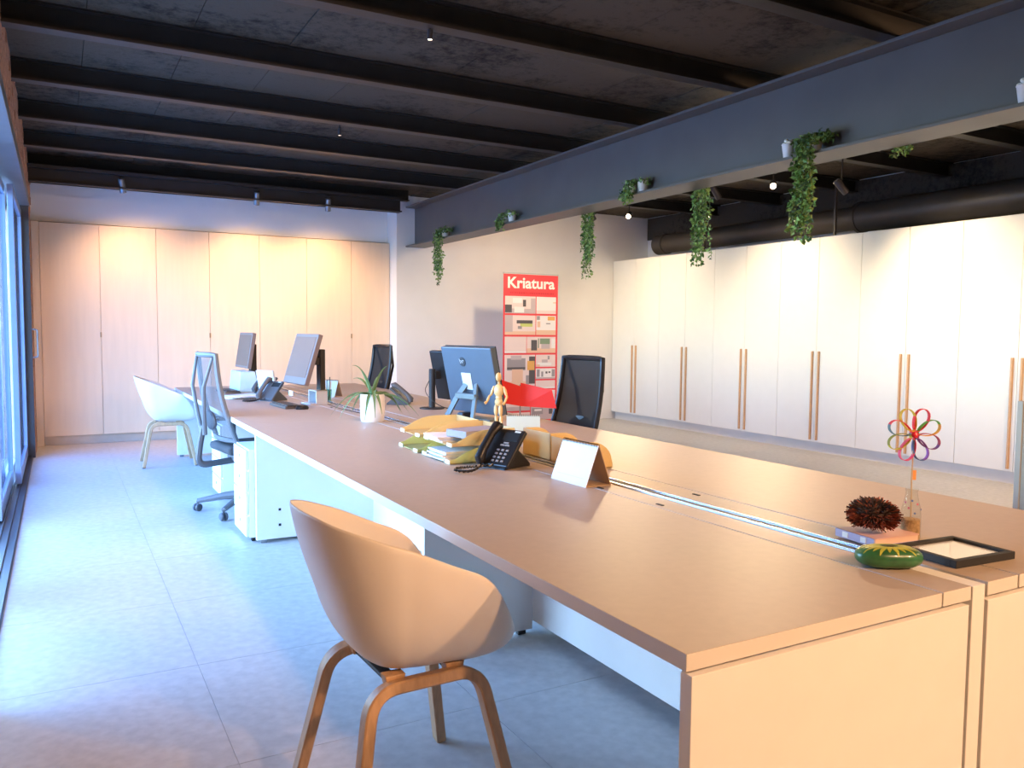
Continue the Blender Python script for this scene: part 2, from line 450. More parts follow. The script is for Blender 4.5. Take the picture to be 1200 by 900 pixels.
# ------------------------------------------------------------------ tall cabinets
def wood_cabinet(x0, xs_, x1, label):
    t = thing('tall_cabinet', label, 'cabinet', (x0, 10.70, 0), 0, 'wooden cabinets along the niche')
    w = x1-x0
    B(0, w, .022, .60, .105, 2.555).build('body', VENEER, t)
    B(0, w, .05, .60, 0, .105).build('plinth', VENKICK, t)
    e = [x0]+xs_+[x1]
    for i, (a, b) in enumerate(zip(e[:-1], e[1:])):
        d = B(a-x0+.002, b-x0-.002, 0, .02, .108, 2.553).build('door', VENEER, t, bevel=.0012)
        if xs_ and i == 0:
            B(b-x0-.010, b-x0+.004, -.012, 0, 1.25, 1.31).build('pull_tab', mat('brass tab', (.35, .25, .15), .4, .6), d, bevel=.002)
wood_cabinet(-.165, [.44], 1.05, 'pale wooden tall cabinet with two doors next to the brick wall')
wood_cabinet(1.05, [1.655], 2.26, 'pale wooden tall cabinet with two doors, second from the brick wall')
wood_cabinet(2.26, [], 2.865, 'narrow pale wooden tall cabinet with a single door')
wood_cabinet(2.865, [3.47], 4.015, 'pale wooden tall cabinet with two doors next to the white wall corner')
struct('trim_5', B(XL, -.167, 10.68, 10.75, 0, 2.555), VENEER)

ordn = ['first', 'second', 'third', 'fourth', 'fifth', 'sixth', 'seventh', 'eighth', 'ninth', 'tenth']
def white_cabinet(k):
    y1 = 10.44-1.13*k
    t = thing('tall_cabinet', 'cream white tall cabinet with paired oak strip handles, %s from the banner wall' % ordn[k], 'cabinet', (7.62, y1-1.13, 0), 0, 'white cabinets along the right wall')
    B(.022, .62, 0, 1.13, .115, 2.465).build('body', CREAM, t)
    B(.045, .60, .03 if k == 9 else 0, 1.09 if k == 0 else 1.13, 0, .115).build('plinth', KICKG, t)
    for i, (a, b) in enumerate(((0, .565), (.565, 1.13))):
        d = B(0, .02, a+.0018, b-.0018, .118, 2.463).build('door', CREAM, t, bevel=.0012)
        yy = .565+(-.055 if i == 0 else .035)
        h = MB().box(-.024, 0, yy, yy+.020, .14, 1.165)
        h.build('handle', OAKH, d, bevel=.003)
for k in range(10): white_cabinet(k)

# ------------------------------------------------------------------ bench desk
T = .74; TH = .036
desk = thing('bench_desk', 'long beige double bench desk with white panels and central cable rail', 'desk', (0, 1.19, 0))
def dpart(name, m, x0, x1, y0, y1, z0, z1, bevel=.0015, parent=None):
    o = B(x0, x1, y0-1.19, y1-1.19, z0, z1).build(name, m, parent or desk, bevel=bevel); return o
def top(name, x0, x1, y0, y1):
    mb = B(x0, x1, y0-1.19, y1-1.19, T-TH, T); mb.mi = [1, 0, 1, 1, 1, 1]
    return mb.build(name, [DESKTOP, DESKEDGE], desk, bevel=.0015, fix=False)
YM, YE = 5.50, 9.24
for (a, b) in ((1.19, YM-.0015), (YM+.0015, YE)):
    top('worktop', 1.06, 1.872, a, b); top('service_strip', 1.878, 1.99, a, b)
    top('service_strip', 2.062, 2.196, a, b); top('worktop', 2.204, 3.03, a, b)
dpart('divider_panel', PANELW, 1.998, 2.05, 1.19, YE, .02, T-.003)
# cable rail
rl = MB(); rl.box(1.996, 2.054, .22, YE-1.19-.2, T-.003, T+.001); rl.box(1.996, 2.004, .22, YE-1.19-.2, T+.001, T+.006); rl.box(2.046, 2.054, .22, YE-1.19-.2, T+.001, T+.006)
rl.build('cable_rail', ALU, desk, bevel=.001)
dpart('rail_slot', BLACKM, 2.012, 2.038, 1.42, 9.0, T+.001, T+.002, 0)
for (x, y) in ((1.905, 2.30), (2.15, 2.38), (1.905, 6.4), (2.15, 6.4), (1.895, 2.66)):
    dpart('strip_latch', BLACKM, x-.006, x+.006, y-.018, y+.018, T, T+.003, .001)
zp = T-TH-.012
for yy in (1.19, 5.25, YE-.034):
    dpart('end_panel', PANELW, 1.075, 1.985, yy, yy+.034, .02, zp)
    dpart('end_panel', PANELW, 2.066, 3.015, yy, yy+.034, .02, zp)
for yy in (3.11, 7.2):
    dpart('leg_panel', PANELW, 1.32, 1.85, yy, yy+.034, .02, zp); dpart('leg_panel', PANELW, 2.21, 2.74, yy, yy+.034, .02, zp)
for (a, b) in ((1.225, 3.11), (3.145, 5.25), (5.285, 7.2), (7.235, YE-.034)):
    m_ = dpart('modesty_panel', PANELW, 1.85, 1.868, a, b, .06, zp)
    dpart('modesty_panel', PANELW, 2.19, 2.21, a, b, .06, zp)
    for yy in (a+.5, b-.3):
        dpart('screw_cap', BLACKM, 1.846, 1.85, yy-.007, yy+.007, .26, .274, .001, m_)
dpart('under_beam', STEEL, 1.2, 1.24, 1.225, YE-.04, zp-.04, zp, .002); dpart('under_beam', STEEL, 2.85, 2.89, 1.225, YE-.04, zp-.04, zp, .002)
for yy in (1.207, 5.267, YE-.017):
    for xx in (1.12, 1.94, 2.12, 2.97): dpart('foot', STEEL, xx-.02, xx+.02, yy-.012, yy+.012, 0, .022, .002)
for yy in (3.127, 7.217):
    for xx in (1.38, 1.80, 2.26, 2.70): dpart('foot', BLACKM, xx-.02, xx+.02, yy-.012, yy+.012, 0, .022, .002)
for xx, zz in ((1.22, .20), (1.22, .10)):
    dpart('screw_cap', BLACKM, xx-.008, xx+.008, 5.2455, 5.25, zz, zz+.016, .001)

# drawer pedestal
pd = thing('drawer_pedestal', 'white four drawer pedestal under the desk beside the grey office chair', 'pedestal', (1.02, 5.30, 0))
B(.02, .60, 0, .40, .03, .60).build('body', PANELW, pd, bevel=.002)
for z0, z1 in ((.035, .17), (.175, .32), (.325, .46), (.465, .595)):
    d = B(0, .018, .004, .396, z0+.002, z1-.002).build('drawer', PANELW, pd, bevel=.002)
    B(-.004, 0, .19, .21, (z0+z1)/2, (z0+z1)/2+.02).build('lock', STEEL, d, bevel=.001)
for xx in (.06, .55):
    for yy in (.05, .35): B(xx-.02, xx+.02, yy-.02, yy+.02, 0, .03).build('foot', BLACKM, pd)
pd2 = copy_tree(pd); pd2.location = (1.10, 6.72, 0); pd2['label'] = 'white four drawer pedestal half hidden behind the grey chair base'

# ------------------------------------------------------------------ shell armchairs
def lerp_tab(tab, x):
    for (a, va), (b, vb) in zip(tab[:-1], tab[1:]):
        if x <= b:
            t = (x-a)/(b-a); return va+(vb-va)*t
    return tab[-1][1]
def shell_chair(label, loc, rz):
    t = thing('shell_armchair', label, 'chair', loc, rz, 'white shell armchairs')
    N, K = 72, 14
    tabH = [(0, .462), (25, .458), (48, .432), (70, .385), (90, .335), (112, .287), (121, .24), (129, .15), (138, .092), (150, .075), (180, .06)]
    mb = MB(); vs = [(0.02, 0, .432)]; fs = []
    for k in range(1, K+1):
        a = (k/K)*PI/2
        for i in range(N):
            ph = 2*PI*i/N                     # 0 = back
            deg = min(ph, 2*PI-ph)*180/PI
            c, s_ = math.cos(ph), math.sin(ph)
            e = 3.0 if c > 0.35 else 2.5 if c > 0 else 2.5+1.3*min(1, -c*1.6)
            rx = .256 if c > 0 else .265; ry = .285
            Rr = 1/((abs(c)/rx)**e+(abs(s_)/ry)**e)**(1/e)
            H = sum(lerp_tab(tabH, abs(deg+dd) if deg+dd < 180 else 360-deg-dd) for dd in (-5, -2.5, 0, 2.5, 5))/5
            r = Rr*(math.sin(a)**.66)
            zz = H*(1-math.cos(a))
            fl = max(0, (zz-.22))*.20*max(0, c)
            r += fl*1.0
            z0 = .432+zz
            vs.append((-r*c+.0, r*s_*(1-.10*max(0, zz-.15)), z0))
    for i in range(N): fs.append((0, 1+i, 1+(i+1) % N))
    for k in range(K-1):
        for i in range(N):
            a_, b_ = 1+k*N+i, 1+k*N+(i+1) % N
            fs.append((a_, a_+N, b_+N, b_))
    mb.add(vs, fs)
    o = mb.build('shell', SHELLW, t, smooth=True)
    o.data.polygons.foreach_set('use_smooth', [True]*len(o.data.polygons))
    md = o.modifiers.new('thickness', 'SOLIDIFY'); md.thickness = .009; md.offset = 1
    md = o.modifiers.new('bevel', 'SUBSURF'); md.levels = 1; md.render_levels = 1
    pr = {'pts': [(-1, -.75), (1, -.75), (1.0, .75), (-1, .75)], 'up': (0, 1, 0)}
    pr = {'pts': [(-1, -.55), (-.8, -.75), (.8, -.75), (1, -.55), (1, .55), (.8, .75), (-.8, .75), (-1, .55)], 'up': (0, 1, 0)}
    for s in (-1, 1):
        path = arc_path([(-.245, s*.245, .004), (-.165, s*.165, .415), (.155, s*.165, .415), (.235, s*.245, .004)], .075, 8)
        MB().tube(path, .022, prof=pr).build('leg_frame', OAKLEG, t, smooth=True, bevel=.002)
        for x in (-.2445, .2345):
            B(x-.012, x+.012, s*.245-.012, s*.245+.012, 0, .005).build('glide', BLACKP, t)
    for x in (-.09, .09):
        B(x-.018, x+.018, -.175, .175, .412, .424).build('cross_bar', BLACKM, t, bevel=.003)
        for s in (-1, 1):
            MB().prism([(x-.022, .408), (x+.022, .408), (x+.03, .440), (x-.03, .440)], s*.13-.02, s*.13+.02).build('bracket', OAKLEG, t, bevel=.003)
    return t
shell_chair('white shell armchair with oak legs at the near end of the desk', (.858, 2.17, 0), R(2))
shell_chair('white shell armchair with oak legs at the far end, before wooden cabinets', (.95, 8.83, 0), R(-2))

# ------------------------------------------------------------------ mesh office chairs
def mesh_mat(name, col, tr):
    m = bpy.data.materials.new(name); m.use_nodes = True
    n = m.node_tree.nodes; l = m.node_tree.links; b = n['Principled BSDF']
    b.inputs['Base Color'].default_value = (*col, 1); b.inputs['Roughness'].default_value = .8
    t = n.new('ShaderNodeBsdfTransparent'); mx = n.new('ShaderNodeMixShader'); mx.inputs[0].default_value = tr
    l.new(b.outputs[0], mx.inputs[1]); l.new(t.outputs[0], mx.inputs[2]); l.new(mx.outputs[0], n['Material Output'].inputs['Surface'])
    return m
MESHB = mesh_mat('black mesh fabric', (.008, .008, .009), .05)
MESHG = mesh_mat('grey mesh fabric', (.10, .10, .11), .35)
def back_pt(u, v):
    """u -1..1 across, v 0..1 up; local chair coords, facing +x"""
    z = .56+.62*v
    x = -.20-.13*v-.035*math.sin(v*PI)*.8+.045*(u*u)
    w = .235-.03*v
    return Vector((x, u*w, z))
def task_chair(label, loc, rz, frame, mesh, dark):
    t = thing('office_chair', label, 'chair', loc, rz, 'mesh back office chairs')
    # back mesh
    mb = MB(); nu, nv = 8, 10
    mb.add([back_pt(-1+2*i/nu, j/nv) for j in range(nv+1) for i in range(nu+1)],
           [(j*(nu+1)+i, j*(nu+1)+i+1, (j+1)*(nu+1)+i+1, (j+1)*(nu+1)+i) for j in range(nv) for i in range(nu)])
    mb.build('back_mesh', mesh, t, smooth=True)
    loop = [back_pt(-1+2*i/10, 0) for i in range(10)]+[back_pt(1, j/10) for j in range(10)]+[back_pt(1-2*i/10, 1) for i in range(10)]+[back_pt(-1, 1-j/10) for j in range(10)]
    prf = {'pts': [(-1, -.6), (1, -.6), (1, .6), (-1, .6)], 'up': (1, 0, 0)}
    MB().tube(loop, .019, 8, closed=True).build('back_frame', frame, t, smooth=True)
    # Y spine
    for s in (-1, 1):
        p1 = back_pt(s*.92, .97)+Vector((-.012, 0, 0))
        MB().tube([(-.315, s*.03, .60), (-.335, s*.08, .76), (-.35, s*.135, .95), p1], [.018, .016, .014, .010], 8).build('spine_arm', frame, t, smooth=True)
    MB().tube(arc_path([(.02, 0, .40), (-.36, 0, .37), (-.345, 0, .52), (-.315, 0, .66)], .10, 8), .024, 8).build('spine', dark, t, smooth=True)
    MB().lathe([(.07, -.012), (.075, 0), (.07, .012)], 20, M=Matrix.Translation((-.265, 0, .70)) @ Matrix.Rotation(R(80), 4, 'Y') @ Matrix.Diagonal((1, 1.5, 1, 1))).build('lumbar_pad', dark, t, smooth=True)
    # seat
    st = MB().box(-.21, .26, -.235, .235, .455, .52)
    so = st.build('seat', BLACKM if dark is BLACKP else mat('charcoal fabric', (.06, .06, .065), .9), t, bevel=.03, seg=3)
    B(-.12, .12, -.09, .09, .39, .455).build('mechanism', dark, t, bevel=.01)
    MB().lathe([(.030, .10), (.030, .25), (.02, .25), (.02, .40)], 16).build('gas_column', dark, t, smooth=True)
    for s in (-1, 1):
        a = MB().tube(arc_path([(0, s*.2, .44), (.0, s*.29, .46), (-.0, s*.29, .66)], .04), .016, 8).build('armrest', dark, t, smooth=True)
        B(-.13, .11, s*.29-.04, s*.29+.04, .66, .69).build('arm_pad', dark, a, bevel=.012, seg=3)
    for k in range(5):
        an = 2*PI*k/5+R(152)
        d = Vector((math.cos(an), math.sin(an), 0))
        lg = MB().tube([d*.02+Vector((0, 0, .125)), d*.15+Vector((0, 0, .115)), d*.36+Vector((0, 0, .078))], [.034, .028, .018], 8).build('base_leg', frame if frame is not BLACKP else dark, t, smooth=True)
        M = Matrix.Translation(d*.36+Vector((0, 0, .03))) @ Matrix.Rotation(an+.9, 4, 'Z') @ Matrix.Rotation(PI/2, 4, 'X')
        c = MB(); c.lathe([(.022, -.026), (.029, -.02), (.029, -.006), (.012, -.004), (.012, .004), (.029, .006), (.029, .02), (.022, .026)], 16, M=M)
        c.tube([d*.36+Vector((0, 0, .03)), d*.36+Vector((0, 0, .08))], .008, 8)
        c.build('caster', GREYP, lg, smooth=True)
    return t
task_chair('grey mesh back office chair on castors at the left side of the desk', (1.22, 6.28, 0), R(8), GREYL, MESHG, GREYP)
task_chair('black mesh back office chair behind the desk, beside the red banner', (2.98, 4.78, 0), R(188), BLACKP, MESHB, BLACKP)
task_chair('black mesh back office chair at the far end behind the spiky plant', (3.02, 9.0, 0), R(188), BLACKP, MESHB, BLACKP)

ps = thing('partition_screen', 'grey green partition screen at the right picture edge beyond the desk', 'partition', (3.47, 1.40, 0))
B(-.012, .012, -.49, .49, .10, 1.09).build('panel', mat('grey green fabric', (.40, .38, .30), .9, var=.05, scale=40), ps, bevel=.004)
for y in (-.497, .497): B(-.016, .016, y-.012, y+.012, .03, 1.10).build('frame_post', mat('grey green frame', (.42, .40, .33), .5), ps, bevel=.003)
for y in (-.40, .40): B(-.16, .16, y-.025, y+.025, 0, .03).build('foot', GREYP, ps, bevel=.004)

# ------------------------------------------------------------------ monitors and computers
SCREEN = mat('switched-off screen with painted reflection', (.24, .135, .095), .5, var=.03, spec=.2)  # brown base colour stands in for warm reflections on the dark screen
SCREENB = mat('black screen', (.02, .02, .022), .15, var=.05)
GREYSHELL = mat('grey blue monitor shell', (.085, .125, .175), .4, .2, var=.03)
SILVER = mat('silver plastic', (.55, .56, .58), .35, .4, var=.03)
def monitor(name, label, cen, faceang, tilt, w, h, th, shell, bezel=.018, group=None, lower=0.):
    """screen faces local +x; cen = centre of screen; returns thing with base at desk height"""
    t = thing(name, label, 'monitor', (cen[0], cen[1], T), faceang, group)
    zc = cen[2]-T
    M = Matrix.Translation((0, 0, zc)) @ Matrix.Rotation(-tilt, 4, 'Y')
    MB().box(-th, 0, -w/2, w/2, -h/2, h/2, M=M).build('casing', shell, t, bevel=.006)
    MB().box(0, .0025, -w/2+bezel, w/2-bezel, -h/2+bezel+lower, h/2-bezel, M=M).build('screen', SCREEN, t)
    return t, M
DSKG = 'computer screens on the desk'
BEZ = mat('bezel with painted warm reflection', (.21, .15, .13), .4, var=.03)  # brown tint paints the warm reflected light into the bezel
t, M = monitor('computer_monitor', 'tilted grey computer monitor nearest the grey office chair, on black post', (1.75, 6.75, 1.125), R(180+6), R(17), .50, .43, .04, BEZ, .028, DSKG, .03)
MB().box(-.20, -.155, -.045, .045, .10, .46).build('stand_post', BLACKM, t, bevel=.006)
MB().box(-.16, -.03, -.03, .03, .33, .39).build('bracket', BLACKM, t, bevel=.004)
fr_ = MB(); fr_.box(-.22, -.04, -.10, .10, 0, .014); fr_.build('base', SILVER, t, bevel=.004)
fr_ = MB(); fr_.box(-.20, -.10, -.09, -.075, .012, .12); fr_.box(-.20, -.10, .075, .09, .012, .12); fr_.box(-.20, -.10, -.09, .09, .108, .12); fr_.box(-.19, -.16, -.075, .075, .012, .108)
fr_.build('foot_housing', SILVER, t, bevel=.003)
MB().box(-.01, .0, -.28, -.20, .06, .10).build('sticker', PANELW, t)
t, M = monitor('computer_monitor', 'smaller upright computer monitor farthest along the desk, above white base', (1.64, 8.55, 1.15), R(180+3), R(9), .50, .36, .04, BEZ, .024, DSKG)
MB().box(-.12, -.06, -.045, .045, .05, .47).build('stand_post', BLACKM, t, bevel=.006)
MB().prism([(-.11, 0), (.10, 0), (.08, .20), (-.06, .20)], -.20, .20).build('base', mat('pale aqua plastic', (.62, .78, .76), .4), t, bevel=.006)

# all-in-one computer, seen from behind
t, M = monitor('desktop_computer', 'blue grey all-in-one computer seen from behind with round emblem', (2.56, 5.12, 1.03), R(12), R(13), .56, .475, .050, GREYSHELL, .012, DSKG)
MB().box(-.004, .001, -.283, .283, -.2405, .2405, M=M).build('bezel_rim', BLACKM, t, bevel=.002)
lab = MB().box(-.0545, -.0515, -.02, .085, -.065, .055, M=M).build('label_plate', mat('pale blue plate', (.62, .70, .80), .4), t, bevel=.001)
EMB = mat('dark emblem', (.03, .04, .05), .4)
e = MB().lathe([(.033, 0), (.033, .003)], 28, M=M @ Matrix.Translation((-.0515, .05, .135)) @ Matrix.Rotation(-PI/2, 4, 'Y')).build('emblem', EMB, t)
tx = bpy.data.objects.new('lettering', text_mesh('hp', .05, .0008)); COL.objects.link(tx); tx.data.materials.clear(); tx.data.materials.append(mat('pale emblem print', (.45, .52, .58), .4))
tx.parent = e; tx.matrix_local = M @ Matrix.Translation((-.0556, .05, .139)) @ Matrix.Rotation(-PI/2, 4, 'Z') @ Matrix.Rotation(PI/2, 4, 'X') @ Matrix.Shear('XY', 4, (.2, 0))
LEGM = mat('grey green stand', (.15, .19, .195), .4, .3)
for s in (-1, 1):
    MB().tube([(-.035, s*.05, .26), (-.085, s*.10, .16), (-.15, s*.15, .005)], .022, prof={'pts': [(-.35, -1), (.35, -1), (.35, 1), (-.35, 1)], 'up': (1, 0, 0)}).build('stand_leg', LEGM, t, bevel=.003)
MB().box(-.10, -.06, -.11, .11, .15, .19).build('hinge', LEGM, t, bevel=.006)
MB().box(.0, .12, -.16, .16, 0, .012).build('front_foot', LEGM, t, bevel=.004)
MB().box(-.13, -.02, -.02, .05, .012, .06).build('cable_bundle', BLACKP, t, bevel=.015)

# pole mounted monitor, edge on
t = thing('computer_monitor', 'black computer monitor seen edge-on on a round black pole', 'monitor', (2.61, 6.0, T), R(14), DSKG)
MB().lathe([(.026, .006), (.026, .315), (.022, .32)], 20).build('pole', BLACKM, t, smooth=True)
MB().lathe([(.10, 0), (.10, .008), (.03, .012)], 24).build('base', BLACKM, t, smooth=True)
M = Matrix.Translation((.085, -.20, .27)) @ Matrix.Rotation(R(-13), 4, 'Y')
MB().box(-.02, .02, -.27, .27, -.20, .20, M=M).build('casing', BLACKP, t, bevel=.006)
MB().box(.02, .0225, -.255, .255, -.185, .185, M=M).build('screen', SCREENB, t)
MB().box(.01, .07, -.03, .03, .24, .30).build('bracket', BLACKM, t, bevel=.004)

# keyboards
def keyboard(label, loc, rz):
    t = thing('keyboard', label, 'keyboard', loc, rz, 'keyboards on the desk')
    MB().prism([(-.075, 0), (.075, 0), (.075, .022), (-.075, .012)], -.21, .21).build('tray', mat('dark brown plastic', (.10, .075, .06), .4), t, bevel=.004)
    km = B(-.008, .008, -.008, .008, 0, .007).mesh('key', mat('dark key', (.05, .045, .045), .5))
    kk = MB()
    for i in range(5):
        for j in range(17):
            x, y = -.056+.026*i, -.19+.0238*j
            kk.box(x-.010, x+.010, y-.010, y+.010, .014+.0665*(x+.075)*1.0, .023+.0665*(x+.075))
    kk.build('keys', mat('dark key', (.05, .045, .045), .5), t)
    return t
keyboard('dark keyboard in front of the tilted grey monitor', (1.60, 6.62, T), R(184))
keyboard('dark keyboard in front of the farthest monitor', (1.45, 8.35, T), R(183))
ms = MB().lathe([(.0, 0), (.033, 0), (.036, .012), (.028, .028), (.012, .035), (0, .036)], 20, M=Matrix.Diagonal((1.5, .9, 1, 1)), cap=False).build('computer_mouse', BLACKP, None, smooth=True, loc=(1.66, 6.36, T))
tag(ms, 'small black computer mouse beside the keyboard by the tilted monitor', 'mouse')

# ------------------------------------------------------------------ telephones
def telephone(label, loc, rz, bodym, handm, tilt=52, cord=True, keys=True):
    """faces local -y; sits on a wedge foot"""
    t = thing('desk_telephone', label, 'telephone', loc, rz, 'desk telephones')
    ang = R(tilt)
    M = Matrix.Translation((0, -.055, .018)) @ Matrix.Rotation(ang, 4, 'X')
    MB().box(-.085, .085, 0, .205, -.022, 0, M=M).build('body', bodym, t, bevel=.006)
    MB().prism([(-.05, 0), (.14, 0), (.14, .012), (.03, .10), (-.035, .02)], -.07, .07, 'x').build('foot', bodym, t, bevel=.004)
    h = MB().tube([M @ Vector(p) for p in ((-.062, .0, .012), (-.062, .012, .03), (-.062, .06, .040), (-.062, .15, .040), (-.062, .195, .032), (-.062, .208, .012))], [.02, .026, .020, .020, .026, .02], 10).build('handset', handm, t, smooth=True)
    sc = MB().box(-.02, .07, .14, .185, 0, .002, M=M).build('display', mat('lcd glass', (.03, .035, .04), .15), t)
    MB().box(.03, .064, .188, .197, 0, .0015, M=M).build('badge', mat('white print', (.7, .75, .72), .5), t)
    if keys:
        kb = MB()
        for i in range(3):
            for j in range(4): kb.box(-.018+.027*i, -.004+.027*i, .02+.02*j, .029+.02*j, 0, .004, M=M)
        kb.box(-.012, .012, .108, .116, 0, .004, M=M); kb.box(.016, .04, .108, .116, 0, .004, M=M); kb.box(.0, .03, .122, .129, 0, .004, M=M)
        kb.build('keypad', mat('grey key print', (.30, .30, .31), .5), t)
    if cord:
        pts = []
        for i in range(160):
            s = i/159
            base = Vector((.0-.055*s-.052*math.sin(s*2*PI), -.055-.20*math.sin(s*PI)**.8, .012+.006*(1-s)))
            if s > .93: base = base.lerp(M @ Vector((-.062, -.004, .008)), (s-.93)/.07)
            a = i*1.7
            pts.append(base+Vector((math.sin(a)*.003, math.cos(a)*.003, math.cos(a)*.004)))
        MB().tube(pts, .0038, 6).build('coiled_cord', BLACKP, t, smooth=True)
    return t
telephone('black desk telephone with coiled cord in front of the yellow trays', (1.765, 3.275, T), R(-68), BLACKP, BLACKP, 48)
telephone('dark desk telephone beside papers behind the tilted monitor', (1.60, 7.22, T), R(-60), GREYP, mat('grey handset', (.12, .12, .13), .4), 48, keys=False)
telephone('dark desk telephone right of the spiky plant', (2.55, 6.45, T), R(60), GREYP, mat('grey handset', (.12, .12, .13), .4), 40, keys=False, cord=False)
telephone('small dark telephone by the farthest monitor', (1.72, 8.0, T), R(-60), GREYP, GREYP, 45, keys=False, cord=False)

# papers, folders beside the left telephones
PAPERB = mat('pale blue paper', (.66, .72, .80), .7)
PAPERW = mat('white paper', (.80, .80, .79), .7)
pp = thing('paper_stack', 'loose white papers piled beside the far telephone', 'papers', (1.45, 7.62, T), R(20))
for i in range(4):
    B(-.15, .15, -.105, .105, .0005+i*.006, .0055+i*.006).build('sheet', PAPERW if i % 2 else PAPERB, pp, rot=(0, 0, random.uniform(-.3, .3)), loc=(random.uniform(-.03, .03), random.uniform(-.03, .03), 0))
fo = MB().box(-.012, .012, -.11, .11, 0, .24).build('file_holder', PAPERB, None, bevel=.003, loc=(1.72, 7.78, T+.004), rot=(0, R(-12), R(30)))
fo.location.z = T+.003
tag(fo, 'upright pale blue folder between the two left monitors', 'folder')

# ------------------------------------------------------------------ letter trays
def frosted(name, col):
    m = mat(name, col, .4, var=.02)
    n = m.node_tree.nodes; l = m.node_tree.links
    tr = n.new('ShaderNodeBsdfTranslucent'); tr.inputs[0].default_value = (*col, 1)
    mx = n.new('ShaderNodeMixShader'); mx.inputs[0].default_value = .5
    l.new(n['Principled BSDF'].outputs[0], mx.inputs[1]); l.new(tr.outputs[0], mx.inputs[2]); l.new(mx.outputs[0], n['Material Output'].inputs['Surface'])
    return m
TRAY = frosted('yellow frosted plastic', (.86, .82, .42))
TRAYO = frosted('amber frosted plastic', (.85, .70, .40))
TAB = mat('pale label tab', (.80, .82, .62), .5)
def letter_tray(label, loc, rz, w, m, group, D=.33, H=.078, rounded=False):
    """opening faces local -x, depth along +x, width along y"""
    t = thing('letter_tray', label, 'letter tray', loc, rz, group)
    B(0, D, -w/2, w/2, .003, .006).build('tray_floor', m, t)
    prof = [(0, .003), (D, .003), (D, H)]
    for k in range(9):
        s = k/8
        prof.append((.20*(1-s)+.0, .012+(H-.012)*(.5+.5*math.cos(s*PI))))
    prof = [(0, .003), (D, .003), (D, H), (.20, H), (.16, H*.97), (.12, H*.86), (.08, H*.66), (.05, H*.46), (.025, H*.3), (0, .018)]
    if rounded:
        prof = [(.0, .003), (D, .003), (D, H)]+[(.12-.12*math.sin(q*PI/16), .02+(H-.02)*math.cos(q*PI/16)) for q in range(9)]
    for s in (-1, 1):
        MB().prism(prof, s*w/2-.0015, s*w/2+.0015).build('side_wall', m, t)
    B(D-.003, D, -w/2, w/2, .003, H).build('back_wall', m, t)
    for y in (-w/2+.03, w/2-.03):
        B(-.004, .002, y-.03, y+.03, 0, .018).build('label_tab', TAB, t, bevel=.001)
    return t
LT = 'yellow letter trays on the left desk'
letter_tray('lower yellow letter tray of the stack nearer the spiky plant', (1.605, 4.0, T), R(-3), .29, TRAY, LT)
letter_tray('upper yellow letter tray of the stack nearer the spiky plant', (1.615, 4.0, T+.079), R(-2), .29, TRAYO, LT)
letter_tray('lower yellow letter tray, full of papers, behind the black telephone', (1.60, 3.63, T), R(-2), .36, TRAY, LT)
letter_tray('upper yellow letter tray, with papers, behind the black telephone', (1.61, 3.63, T+.079), R(-2), .36, TRAYO, LT)
LT2 = 'amber letter trays on the right desk'
letter_tray('amber letter tray right of the telephone, the farther of two', (2.26, 3.46, T), R(180), .26, TRAYO, LT2, .19, .135, True)
letter_tray('amber letter tray just behind the white desk calendar', (2.235, 3.18, T), R(180), .26, TRAYO, LT2, .17, .125, True)
def papers(label, loc, rz, n, w=.21, d=.29, mm=(PAPERW, PAPERB)):
    t = thing('paper_stack', label, 'papers', loc, rz, 'papers in the trays')
    for i in range(n):
        o = B(-d/2, d/2, -w/2, w/2, i*.008, i*.008+.0075).build('sheet', mm[i % len(mm)], t, rot=(0, 0, random.uniform(-.06, .06)), loc=(random.uniform(-.012, .012), random.uniform(-.008, .008), 0))
papers('stack of white papers in the lower tray behind the telephone', (1.745, 3.63, T+.0065), R(-2), 5)
papers('stack of white papers in the upper tray behind the telephone', (1.755, 3.69, T+.0855), R(-2), 3)
bk = MB().box(-.12, .13, -.08, .08, 0, .035).build('notebook', mat('grey violet cover', (.32, .30, .36), .6), None, bevel=.003, loc=(1.79, 3.58, T+.111), rot=(0, 0, R(12)))
tag(bk, 'thick grey notebook lying on papers in the upper tray', 'notebook')

# ------------------------------------------------------------------ desk calendars
def calendar(label, loc, rz, w, h, dep, face, back, marks=True):
    """face towards local -x, width along y"""
    t = thing('desk_calendar', label, 'calendar', loc, rz, 'tent desk calendars')
    a = math.atan2(dep/2, h)
    def leaf(name, s, m, th=.003):
        mb = MB(); mb.prism([(s*dep/2, 0), (s*(dep/2-th), 0), (s*.0005, h), (s*.0035, h)], -w/2, w/2)
        return mb.build(name, m, t)
    leaf('front_page', -1, face); leaf('back_board', 1, back)
    MB().prism([(-dep/2+.004, .0), (dep/2-.004, 0), (dep/2-.004, .002), (-dep/2+.004, .002)], -w/2+.002, w/2-.002).build('bottom_board', back, t)
    n = int(w/.0085); sp = MB()
    for i in range(n):
        y = -w/2+.006+i*(w-.012)/(n-1)
        sp.tube([(math.cos(q)*.007, y, h+math.sin(q)*.007) for q in [2*PI*k/8 for k in range(8)]], .0012, 5, closed=True)
    sp.build('spiral_binding', BLACKP, t)
    if marks:
        Mk = Matrix.Translation((-dep/2-.0003, 0, 0)) @ Matrix.Rotation(a, 4, 'Y')
        mb = MB(); L_ = h*.98
        mb.box(-.0006, 0, -.03, .03, L_*.82, L_*.835, M=Mk)
        for i in range(5):
            mb.box(-.0006, 0, -w*.38, w*.38, L_*(.2+.1*i), L_*(.2+.1*i)+.001, M=Mk)
        mb.build('printed_lines', mat('faint grey print', (.55, .55, .62), .7), t)
        mb = MB(); mb.box(-.0007, 0, .01, .025, L_*.45, L_*.60, M=Mk); mb.build('pink_mark', mat('faint pink print', (.80, .55, .55), .7), t)
    return t
KRAFT = mat('brown card', (.50, .36, .25), .8)
